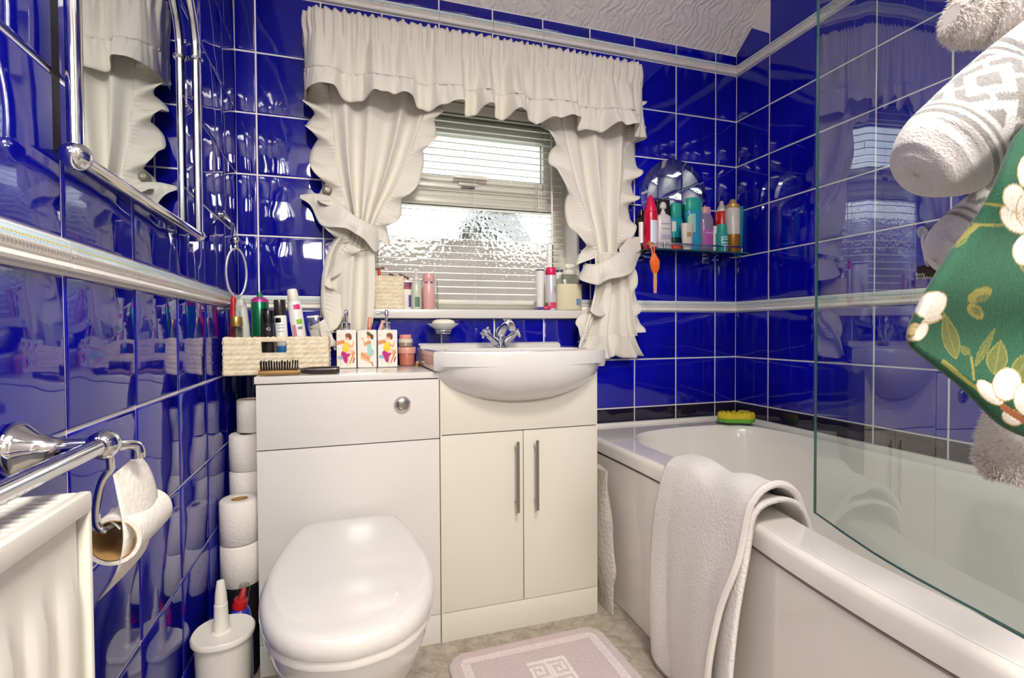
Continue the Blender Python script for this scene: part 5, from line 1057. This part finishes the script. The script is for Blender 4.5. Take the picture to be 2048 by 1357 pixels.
# valance -------------------------------------------------------------------
va = empty('curtain_valance', (.84, -.1, 1.70), label='gathered cream curtain valance with a frilled hem across the window top', cat='valance')
xl_, xr_, yv_, rc_ = .219, 1.474, -.112, .05
plan = [(xl_, -.006)]+[(xl_, y) for y in (-.02, -.04)]+[(xl_+rc_-rc_*math.cos(a), yv_+rc_-rc_*math.sin(a)) for a in [math.pi/2*k/8 for k in range(9)]]
plan += [(xl_+rc_+(xr_-xl_-2*rc_)*k/60, yv_) for k in range(1, 60)]
plan += [(xr_-rc_+rc_*math.sin(a), yv_+rc_-rc_*math.cos(a)) for a in [math.pi/2*k/8 for k in range(9)]]+[(xr_, y) for y in (-.04, -.02, -.006)]
plan = np.array(plan); sg = np.linalg.norm(np.diff(plan, axis=0), axis=1); sl = np.concatenate([[0], np.cumsum(sg)]); LT = sl[-1]
nu = 640; SS = np.linspace(0, LT, nu); PXs, PYs = np.interp(SS, sl, plan[:, 0]), np.interp(SS, sl, plan[:, 1])
tx_, ty_ = np.gradient(PXs), np.gradient(PYs); tl = np.hypot(tx_, ty_); nx_, ny_ = ty_/tl, -tx_/tl          # outward normal
def fine(s): return np.sin(s*255+2.2*np.sin(s*23))+.7*np.sin(s*171+2+1.5*np.sin(s*37))+.35*np.sin(s*460+1.1*np.sin(s*50))
def big(s): return np.tanh(1.5*(np.sin(s*38+1.9*np.sin(s*8.3+.4)+.8)+.5*np.sin(s*63+2.1+1.3*np.sin(s*11))))
def mid(s): return np.sin(s*112+2.0*np.sin(s*17+1))+.6*np.sin(s*83+1.2*np.sin(s*29))
Z_T, Z_H, Z_J, Z_B = 1.960, 1.888, 1.762, 1.688
hump = .016*np.exp(-((SS-.12)/.05)**2)*0+.010*np.exp(-((SS-.07)/.04)**2)
ENDM = smoothstep(.0, .16, SS)*smoothstep(.0, .16, LT-SS)
ENDZ = -.030*(np.exp(-(SS/.045)**2)+np.exp(-((LT-SS)/.045)**2))
rowsV = []
def vrow(z, fa, ba, off=0, zf=0, zb=0, ma=0):
    d = fa*fine(SS)+(ba*big(SS)+off+ma*mid(SS))*ENDM; return np.stack([PXs+nx_*d, PYs+ny_*d, z+zf*fine(SS)+zb*big(SS)*ENDM+(ENDZ*np.clip((z-1.80)/.15, 0, 1))], -1)
for k in range(9):
    t = k/8; rowsV.append(vrow(Z_T+(Z_H-Z_T)*t, .0036-.001*abs(t-.5)+.0006*t, .0010+.002*t, .009*math.sin(math.pi*t)-.003*t, .0022*(1-t)**2, 0))
for k in range(1, 15):
    t = k/14; rowsV.append(vrow(Z_H+(Z_J-Z_H)*t, .0030*(1-t)**3+.0002, .004+.017*t, -.003+.015*t, 0, -.002*t, .0085*(1-t)*t*2.6+.0015+.001*t))
cloth('gathered_cloth', np.array(rowsV), va)
sew = rowsV[-1]
FV = []
for k in range(11):
    t = k/10; FV.append(vrow(Z_J+(Z_B-Z_J)*t, .0018*(1-t), .019+.024*t**1.1, .012+.014*t, 0, -.002+.010*t, .0022*math.sin(math.pi*min(1,t*1.6))+.006*t))
    if k == 0: FV[0][:, 2] += .003
cloth('frill', np.array(FV), va)
part('curtain_rod', MB().tube([(xl_+.012, -.004, 1.925), (xl_+.012, -.06, 1.925), (xl_+.05, -.095, 1.925), (xr_-.05, -.095, 1.925), (xr_-.012, -.06, 1.925), (xr_-.012, -.004, 1.925)], .006, 8), PLASTW, va)

# left curtain -----------------------------------------------------------------
YC = -.062
cl_ = empty('curtain', (.36, -.06, .95), label='left cream cotton curtain with frilled edges, tied back to the left', cat='curtain', group='pair of tied-back curtains')
rl = [(130, 652, 848), (200, 660, 852), (260, 667, 836), (310, 673, 818), (360, 682, 796), (410, 694, 768), (445, 702, 750), (470, 702, 744), (500, 692, 746)]
g1 = drape(rl, YC, 70, 110, [(3.3, .8, .1, -.12), (5.2, .3, .6, .1)], lambda v: .017+.004*v-.008*smoothstep(.8, 1, v), .9)
cloth('upper_panel', g1, cl_)
rl2 = [(466, 684, 745), (500, 658, 748), (540, 646, 750), (580, 642, 750), (620, 643, 748), (645, 650, 745), (666, 662, 738)]
g2 = drape(rl2, YC+.004, 46, 80, [(2.2, .9, .35, .1), (4.1, .3, .1, 0)], lambda v: .010+.012*v, .9)
cloth('lower_panel', g2, cl_)
D = lambda dx, dz: (dx, 0, dz)
cloth('frill', frill([tuple(p+np.array([0, -.004, 0])) for p in g1[4:66:6, 0]], [D(-1, .1), D(-1, -.25)], .074, 5.2, .036, 200, 10, 3, .5), cl_, label='outer frill of the left curtain')
cloth('frill', frill([tuple(p+np.array([0, -.002, 0])) for p in g1[6:64:6, -1]], [D(1, -.1), D(1, -.5)], .056, 4.0, .026, 170, 10, 5, .5), cl_, label='inner frill of the left curtain')
lf = [tuple(at(x, y, 1, YC-.012)) for x, y in ((694, 486), (676, 512), (664, 545), (654, 580), (650, 612), (656, 640), (664, 668), (668, 700))]
cloth('frill', frill(lf, [D(.6, -.3), D(-.2, -.4), D(.7, -.25), D(-.4, -.1), D(.5, -.1)], .05, 2.6, .022, 150, 10, 8, .7, -1, .4), cl_, label='lower frill curling over the front edge')
# tie band round the waist
up_ = [tuple(at(x, y, 1, yy)) for x, y, yy in ((650, 383, -.012), (668, 396, -.05), (690, 418, -.085), (712, 436, -.098), (735, 447, -.094), (752, 458, -.070), (758, 468, -.03))]
lo_ = [tuple(at(x, y, 1, yy)) for x, y, yy in ((645, 404, -.012), (658, 428, -.055), (680, 448, -.094), (704, 464, -.108), (730, 478, -.102), (748, 492, -.072), (754, 498, -.03))]
tie = part('tieback', MB().grid(sheet_between(up_, lo_, 40, 8)), CLOTH, cl_, ang=180, solid=.0014, recalc=False)
def skirt(U_, L_, n, m_, amp, waves, ph=0):
    G_ = sheet_between(U_, L_, n, m_)
    for i in range(n):
        for j in range(m_):
            t = j/(m_-1); w_ = 2*math.pi*waves*i/(n-1)+1.2*math.sin(i*.09)+ph; tp = smoothstep(0, .22, i/(n-1)); G_[i, j, 1] -= .004+tp*.012*math.sin(math.pi*min(t*1.2, 1)*.8)+tp*amp*t*math.sin(w_+.7*t)-.0016*math.sin(w_*4.2)*max(0, 1-abs(t-.35)*4); G_[i, j, 2] -= tp*.35*amp*t*math.cos(w_)
    return G_
su = [tuple(at(x, y, 1, yy)) for x, y, yy in ((601, 391, -.030), (632, 388, -.034), (664, 395, -.055), (690, 416, -.088), (712, 434, -.102), (735, 446, -.098), (752, 456, -.072), (758, 464, -.03))]
sl_ = [tuple(at(x, y, 1, yy)) for x, y, yy in ((600, 397, -.032), (622, 414, -.042), (642, 450, -.066), (676, 457, -.094), (704, 464, -.112), (730, 484, -.108), (749, 504, -.078), (757, 500, -.03))]
part('tieback_frill', MB().grid(skirt(su, sl_, 120, 14, .009, 3.2)), CLOTH, tie, ang=180, solid=CSOL, recalc=False)
kb = at(655, 381, 1, -.035); khook = empty('tieback_hook', (kb[0], -.02, kb[2]), label='round clear knob hook holding the left tieback on the wall', cat='hook')
part('knob', MB().loft([[(kb[0]+r*math.cos(2*math.pi*k/22), y, kb[2]+r*math.sin(2*math.pi*k/22)) for k in range(22)] for y, r in ((-.034, .006), (-.036, .013), (-.042, .0155), (-.047, .012), (-.0485, .007), (-.047, .002))]), P('knob_acrylic', '#b3aa98', .08, trans=.6), khook)
part('stem', MB().tube([(kb[0], -.004, kb[2]), (kb[0], -.036, kb[2])], .004, 10), STEEL, khook)

# right curtain ----------------------------------------------------------------
cr_ = empty('curtain', (1.33, -.06, .84), label='right cream cotton curtain with frilled edges, tied back to the right beside the shelf', cat='curtain', group='pair of tied-back curtains')
rr2 = [(170, 1112, 1258), (225, 1118, 1256), (290, 1130, 1254), (350, 1144, 1250), (410, 1162, 1243), (460, 1180, 1238), (500, 1190, 1236), (525, 1188, 1242)]
g1 = drape(rr2, YC, 64, 100, [(2.6, .85, .2, .15), (4.7, .3, .5, 0)], lambda v: .018+.002*v-.008*smoothstep(.8, 1, v), .9)
cloth('upper_panel', g1, cr_)
rr3 = [(505, 1186, 1245), (540, 1188, 1255), (580, 1186, 1262), (620, 1177, 1266), (650, 1167, 1270), (672, 1160, 1276)]
g2 = drape(rr3, YC-.004, 44, 100, [(2.7, .85, .45, .05), (5.3, .25, .1, 0)], lambda v: .014+.012*v, .85)
cloth('lower_panel', g2, cr_)
cloth('frill', frill([tuple(p+np.array([0, -.004, 0])) for p in g1[5:60:6, 0]], [D(-1, .2), D(-1, -.35)], .066, 3.6, .030, 170, 10, 21, .5), cr_, label='inner frill of the right curtain')
cloth('frill', frill([tuple(p+np.array([0, .004, 0])) for p in g1[4:58:6, -1]], [D(1, 0), D(1, -.35)], .064, 4.8, .030, 180, 10, 23, .5), cr_, label='outer frill of the right curtain')
cloth('hem_frill', frill([tuple(p+np.array([0, -.002, .003])) for p in g2[-1, ::6]], [D(-.5, -1), D(-.1, -1), D(.1, -1), D(.42, -1)], .088, 3.4, .020, 150, 14, 25, .35, -1, .12), cr_)
rf_ = [tuple(at(x, y, 1, YC-.010)) for x, y in ((1212, 566), (1205, 592), (1194, 620), (1182, 650), (1174, 676))]
cloth('frill', frill(rf_, [D(.5, -.5), D(.2, -.5), D(-1, -.2), D(-1, -.2), D(-.9, -.5)], .055, 1.6, .026, 110, 10, 27, .5), cr_, label='lower frill of the right curtain')
cloth('frill', frill([tuple(p) for p in g2[4:42:6, -1]], [D(1, 0), D(1, .1)], .030, 2.4, .014, 100, 8, 29), cr_)
up_ = [tuple(at(x, y, 1, yy)) for x, y, yy in ((1292, 484, -.02), (1262, 492, -.05), (1240, 504, -.085), (1216, 518, -.10), (1192, 528, -.098), (1176, 528, -.07), (1170, 526, -.03))]
lo_ = [tuple(at(x, y, 1, yy)) for x, y, yy in ((1294, 502, -.02), (1266, 512, -.055), (1246, 524, -.09), (1220, 540, -.106), (1194, 552, -.102), (1174, 552, -.07), (1166, 548, -.03))]
tie = part('tieback', MB().grid(sheet_between(up_, lo_, 40, 8)), CLOTH, cr_, ang=180, solid=.0014, recalc=False)
su = [tuple(at(x, y, 1, yy)) for x, y, yy in ((1288, 487, -.03), (1262, 494, -.055), (1240, 505, -.09), (1215, 519, -.104), (1190, 530, -.10), (1172, 532, -.07), (1166, 530, -.03))]
sl_ = [tuple(at(x, y, 1, yy)) for x, y, yy in ((1284, 502, -.03), (1270, 528, -.062), (1254, 548, -.096), (1220, 560, -.112), (1186, 570, -.108), (1160, 562, -.075), (1157, 552, -.03))]
part('tieback_frill', MB().grid(skirt(su, sl_, 120, 14, .009, 2.7, 1.5)), CLOTH, tie, ang=180, solid=CSOL, recalc=False)
a3 = [tuple(at(x, y, 1, yy)) for x, y, yy in ((1238, 500, -.085), (1255, 480, -.07), (1275, 474, -.055), (1300, 484, -.045))]; a4 = [tuple(at(x, y, 1, yy)) for x, y, yy in ((1244, 522, -.09), (1258, 512, -.078), (1276, 506, -.06), (1300, 487, -.045))]
part('tieback_frill', MB().grid(sheet_between(a3, a4, 22, 7)), CLOTH, tie, ang=180, solid=CSOL, recalc=False, label='flared end of the frill towards the shelf')
kb = at(1281, 492, 1, -.02); khook = empty('tieback_hook', (kb[0], -.02, kb[2]), label='clear knob hook behind the right tieback on the wall', cat='hook')
part('knob', MB().loft([[(kb[0]+r*math.cos(2*math.pi*k/18), y, kb[2]+r*math.sin(2*math.pi*k/18)) for k in range(18)] for y, r in ((-.014, .006), (-.016, .013), (-.022, .0155), (-.027, .010), (-.0275, .002))]), P('knob_acrylic2', '#b3aa98', .08, trans=.6), khook)
part('stem', MB().tube([(kb[0], -.004, kb[2]), (kb[0], -.016, kb[2])], .004, 10), STEEL, khook)

# ------------------------------------------------------------------ towels hung at the near end of the shower screen
hr = empty('added_towel_rail', (1.13, -1.45, 1.0), label='added chrome towel bars on the outside of the shower screen, behind the hung towels', cat='towel rail')  # added out of view so the hung towels have a support
for z in (.835, 1.045, 1.175, 1.285):
    part('bar', MB().tube([tuple(dep(2075, 400, .52)[:2])+(z,), tuple(dep(2420, 400, .50)[:2])+(z,)], .007, 12), CHROME, hr)
pA = dep(2400, 400, .505); part('upright', MB().tube([(pA[0], pA[1], .80), (pA[0], pA[1], 1.32)], .009, 12), CHROME, hr)
gi = int(np.argmin(np.hypot(gc[:, 0]-pA[0]-.12, gc[:, 1]-pA[1]-.02)))
for z in (.86, 1.26): part('standoff', MB().tube([(pA[0], pA[1], z), (gc[gi, 0]-.004, gc[gi, 1], z)], .006, 10), CHROME, hr)

def bundle(axis, rads, nth=72, ns=90, squash=1.0, fuzz=.0, seed=1, twist=0.0):
    """soft tube along axis points, radius per point; returns grid (s, theta), s param, theta"""
    A_ = spline(axis, ns); R_ = np.interp(np.linspace(0, 1, ns), np.linspace(0, 1, len(rads)), rads); T = np.gradient(A_, axis=0); T /= np.linalg.norm(T, axis=1)[:, None]
    rg = np.random.default_rng(seed); out = np.zeros((ns, nth, 3)); v = AF/np.linalg.norm(AF)
    for i in range(ns):
        b_ = np.cross(T[i], v); b_ /= np.linalg.norm(b_); c_ = np.cross(b_, T[i])
        for j in range(nth):
            a = 2*math.pi*j/(nth-1); r = R_[i]*(1+.03*math.sin(3*a+i*.05)); out[i, j] = A_[i]+b_*r*math.cos(a)+c_*r*squash*math.sin(a)
    if fuzz: out += fuzz*rg.standard_normal(out.shape)
    s = np.concatenate([[0], np.cumsum(np.linalg.norm(np.diff(A_, axis=0), axis=1))]); return out, s
def tufts(mb, G_, n, ln, seed=0, wd=.0011):
    rg = random.Random(seed); ni, nj = G_.shape[:2]; ctr = G_.mean(1)
    for k in range(n):
        i, j = rg.randrange(ni-1), rg.randrange(nj-1); p = G_[i, j]+(G_[i+1, j]-G_[i, j])*rg.random()+(G_[i, j+1]-G_[i, j])*rg.random(); nr = p-ctr[i]; L0 = np.linalg.norm(nr)
        if L0 < 1e-5: continue
        nr = nr/L0; q = np.array([rg.gauss(0, .5), rg.gauss(0, .5), rg.gauss(-.35, .4)]); d = nr+q*.8; d /= np.linalg.norm(d); sd_ = np.cross(d, [rg.random()-.5, rg.random()-.5, rg.random()]); sd_ /= np.linalg.norm(sd_)+1e-9
        l = ln*rg.uniform(.6, 1.3); e = p+d*l+np.array([0, 0, -.25*l]); mb.add([p-sd_*wd, p+sd_*wd, e], [(0, 1, 2)])
    return mb
FLUFF = mat('fluffy_white', '#dedad5', .95, sheen=.4)
_n, _l = FLUFF.node_tree.nodes, FLUFF.node_tree.links; _t = _n.new('ShaderNodeBsdfTranslucent'); _t.inputs[0].default_value = lin('#f2eeea')+[1]; _x = _n.new('ShaderNodeMixShader'); _x.inputs[0].default_value = .55
_l.new(_n['Principled BSDF'].outputs[0], _x.inputs[1]); _l.new(_t.outputs[0], _x.inputs[2]); _l.new(_x.outputs[0], _n['Material Output'].inputs[0])
# top fluffy towel
ax = [dep(1903, 28, .545), dep(1925, 32, .545), dep(1975, 22, .542), (dep(2080, 2, .52)), dep(2150, -10, .50)]
G_, s_ = bundle([tuple(p) for p in ax], [.012, .030, .036, .038, .038], 60, 60, .8, .0003, 3)
ft = empty('fluffy_towel', tuple(dep(2000, 60, .54)), label='fluffy white towel end highest at the right edge, above the grey patterned towel', cat='towel')
part('cloth', MB().grid(G_).add(G_[0], [tuple(range(60))]), FLUFF, ft, ang=180, recalc=False)
part('pile', tufts(MB(), G_, 6500, .0056, 5), FLUFF, ft, smooth=False, kind='stuff', recalc=False)
# greek key towel
KT = print_mat('woven_terry', .95, bump=(480, .8, .0009), sheen=.3)
def key_towel(name, ax, rads, label, seed, ns=170, nth=150, sq_=.85, cell=.05, s0=.054):
    G_, s_ = bundle([tuple(p) for p in ax], rads, nth, ns, sq_, .00012, seed)
    th = np.linspace(0, 2*math.pi, nth); Sg, Tg = np.meshgrid(s_, th*max(rads), indexing='ij'); pic = Pic(Sg, Tg, '#d2cecb')
    GR = '#8a8886'
    for a, b_ in ((s0-.012, s0-.007), (s0-.003, s0+.001), (s0+.072, s0+.076), (s0+.082, s0+.088)): pic.put((Sg > a) & (Sg < b_), GR)
    zone = (Sg > s0+.006) & (Sg < s0+.066)
    uu, vv = (Sg-s0-.006)/.06, Tg/.075+.25
    fu, fv = np.abs(uu-.5)*2, np.abs((vv-np.floor(vv))-.5)*2
    # nested lozenge meander
    dm = np.maximum(fu, 0)*.5+fv*.5; k_ = np.floor(dm*5).astype(int); line = (k_ % 2 == 0)
    brk = (np.abs(fu-fv) < .10) & ((k_ % 4) == 2)
    pic.put(zone & line & ~brk, GR)
    wool = np.random.default_rng(seed).normal(0, .02, Sg.shape)[..., None]; C_ = np.clip(pic.C+wool, 0, 1)
    t = empty(name, tuple(G_.mean((0, 1))), label=label, cat='towel'); painted('cloth', G_, C_, KT, t)
    return t
ax = [dep(1832, 350, .522), dep(1834, 348, .522), dep(1842, 342, .522), dep(1862, 326, .522), dep(1896, 300, .52), dep(1985, 232, .508), dep(2060, 175, .495), dep(2140, 118, .475)]
kt = key_towel('key_pattern_towel', ax, [.001, .024, .036, .046, .0535, .0570, .0575, .0575], 'large white towel with a grey key pattern above the green cloth', 11)
ax = [dep(1870, 522, .555), dep(1873, 520, .555), dep(1882, 514, .555), dep(1898, 502, .555), dep(1930, 478, .55), dep(2010, 420, .54), dep(2070, 380, .53)]
key_towel('key_pattern_towel', ax, [.001, .017, .024, .031, .036, .040, .042], 'second white towel with grey stripes, lower down behind the green cloth', 12, 110, 90, .7)
# green magnolia cloth
edgeU = [(2150, 170), (2048, 262), (2022, 305), (1992, 378), (1955, 440), (1905, 508), (1868, 566), (1840, 618), (1824, 655), (1819, 676)]
edgeL = [(2170, 905), (2110, 888), (2048, 868), (2010, 850), (1985, 830), (1950, 795), (1915, 762), (1870, 727), (1840, 703), (1823, 687)]
nu, nv = 190, 230
EU, EL = spline(edgeU, nv), spline(edgeL, nv); Gp = np.zeros((nv, nu, 3)); UX = np.zeros((nv, nu)); UY = np.zeros((nv, nu))
for i in range(nv):
    for j in range(nu):
        t = j/(nu-1); tt = .5-.5*math.cos(math.pi*t); x, y = EU[i]*(1-tt)+EL[i]*tt; UX[i, j], UY[i, j] = x, y
        q = min(1, (math.sin(math.pi*t)+.02)*1.6); endq = min(1, i*0+(nv-1-i)/14); d = .452-.012*(q*endq)**.5-.006*math.sin(x*.012+y*.009)+.004*math.sin(y*.03)
        Gp[i, j] = dep(x, y, d)
pic = Pic(UX, UY, '#0c4a30'); nz = np.random.default_rng(4).normal(0, .022, (nv, nu))
OL, OL2, WH, WH2, TAN = '#7c7634', '#56602a', '#ddd6ca', '#cfc6b6', '#a99468'
for x0, y0, x1, y1, wd in ((1906, 720, 1880, 622, 17), (1983, 752, 1995, 680, 22), (1944, 735, 1984, 655, 9), (1935, 712, 1910, 690, 8), (2060, 560, 2045, 470, 24), (1915, 500, 1948, 450, 5), (2020, 770, 2060, 700, 20)): pic.leaf(x0, y0, x1, y1, wd, OL2, OL)
for x0, y0, x1, y1, wd in ((1938, 592, 1930, 610, 0),): pass
pic.ell(1952, 590, 26, 13, OL, -22).ell(1944, 622, 20, 12, OL, 40).ell(1958, 596, 14, 7, OL2, -22).ell(1946, 621, 11, 6, OL2, 40)
for a, b_ in (((1880, 722), (1955, 780)), ((1936, 716), (1942, 760)), ((1952, 452), (2000, 450)), ((1900, 508), (1955, 452)), ((1975, 410), (2000, 412))): pic.cap(a[0], a[1], b_[0], b_[1], 2.6, OL)
def petal(cx, cy, rx, ry, rot): pic.ell(cx, cy, rx+2.2, ry+2.2, TAN, rot).ell(cx, cy, rx, ry, WH, rot).ell(cx+rx*.25*math.cos(math.radians(rot)), cy+rx*.25*math.sin(math.radians(rot)), rx*.5, ry*.4, '#e4ded3', rot)
petal(2025, 438, 34, 24, 40); petal(2046, 500, 32, 26, 118); petal(2022, 398, 20, 26, 0); petal(2060, 420, 34, 40, 0); petal(2046, 345, 16, 30, 10)
for k in range(26): a = random.uniform(0, 6.28); q = random.uniform(0, 1)**.5; pic.ell(2034+22*q*math.cos(a), 428+16*q*math.sin(a), 1.8, 1.8, '#b9a27a')
pic.leaf(1820, 672, 1880, 618, 0.01, WH); petal(1862, 612, 30, 18, -52); pic.ell(1858, 640, 22, 6, TAN, -18).ell(1857, 637, 22, 5, WH2, -18); petal(1836, 662, 20, 10, -60)
petal(1975, 785, 32, 12, 40); petal(2008, 770, 27, 30, 20); petal(2050, 800, 32, 26, 60); petal(2020, 832, 20, 12, 30)
pic.cap(2002, 812, 2060, 850, 6, '#9c5a34')
C_ = np.clip(pic.C+nz[..., None], 0, 1)
gcl = empty('green_floral_cloth', tuple(Gp.mean((0, 1))), label='green velvety cloth printed with white magnolias hanging in front of the white towels', cat='cloth')
painted('cloth', Gp, C_, print_mat('green_velvet', .85, bump=(420, .5, .0008), sheen=.15), gcl, solid=.006)
hemp = [tuple(dep(x, y, .4510)) for x, y in list(spline(edgeU, 60))+list(spline(edgeL, 60))[::-1]]
part('piped_edge', MB().tube(hemp, .0022, 6), mat('green_piping', '#104a33', .8), gcl)
# lower fluffy towel
ax = [dep(2010, 962, .512), dep(2012, 952, .512), dep(2018, 930, .512), dep(2028, 890, .51), dep(2050, 840, .508), dep(2075, 760, .505)]
G_, s_ = bundle([tuple(p) for p in ax], [.010, .020, .028, .031, .033, .033], 60, 60, .8, .0003, 7)
ft = empty('fluffy_towel', tuple(dep(2020, 960, .51)), label='fluffy white towel tail hanging below the green cloth', cat='towel')
part('cloth', MB().grid(G_).add(G_[0], [tuple(range(60))]), FLUFF, ft, ang=180, recalc=False)
part('pile', tufts(MB(), G_, 6000, .0056, 9), FLUFF, ft, smooth=False, kind='stuff', recalc=False)
# body scrubber
bsd = .585
bs = empty('body_scrubber', tuple(dep(1865, 545, bsd)), label='packaged body scrubber with a white cord and a brown tag beside the towels', cat='body scrubber')
part('sleeve', MB().tube([tuple(dep(1845, 466, bsd)), tuple(dep(1990, 425, bsd-.01))], .0085, 16), clear_mat('sleeve_plastic', '#c9cddc', .10, .1), bs)
cordp = [tuple(dep(x, y, bsd)) for x, y in ((1852, 462), (1846, 480), (1850, 505), (1854, 522), (1857, 505), (1861, 482), (1858, 464), (1852, 462))]
part('cord', MB().tube(spline(cordp, 40), .0021, 8), WHITEC, bs)
part('tassel', MB().tube([tuple(dep(1854, 518, bsd)), tuple(dep(1855, 534, bsd))], [.0028, .0016], 8), P('grey_cord', '#bfbcc0', .5), bs)
tc_ = [dep(x, y, bsd+.002) for x, y in ((1832, 534), (1890, 524), (1898, 556), (1835, 559))]; nrm = -AF*.002
part('tag', MB().add([tuple(p) for p in tc_]+[tuple(p+nrm) for p in tc_], [(0, 1, 2, 3), (7, 6, 5, 4), (0, 4, 5, 1), (1, 5, 6, 2), (2, 6, 7, 3), (3, 7, 4, 0)]), P('brown_tag', '#3f2a26', .5), bs, smooth=False)
Rm = Matrix(((AR[0], AU[0], -AF[0]), (AR[1], AU[1], -AF[1]), (AR[2], AU[2], -AF[2]))).to_euler()
bl = Vector(bs.location)
for tx, px, py in (('body', 1832, 549), ('scrubber', 1832, 555.5)):
    o = text_part(tx, .0056, P('white_lettering_'+tx, '#e8e2de', .5), bs, Vector(dep(px, py, bsd-.0012))-bl, Rm, .0002, 'lettering', 'LEFT')
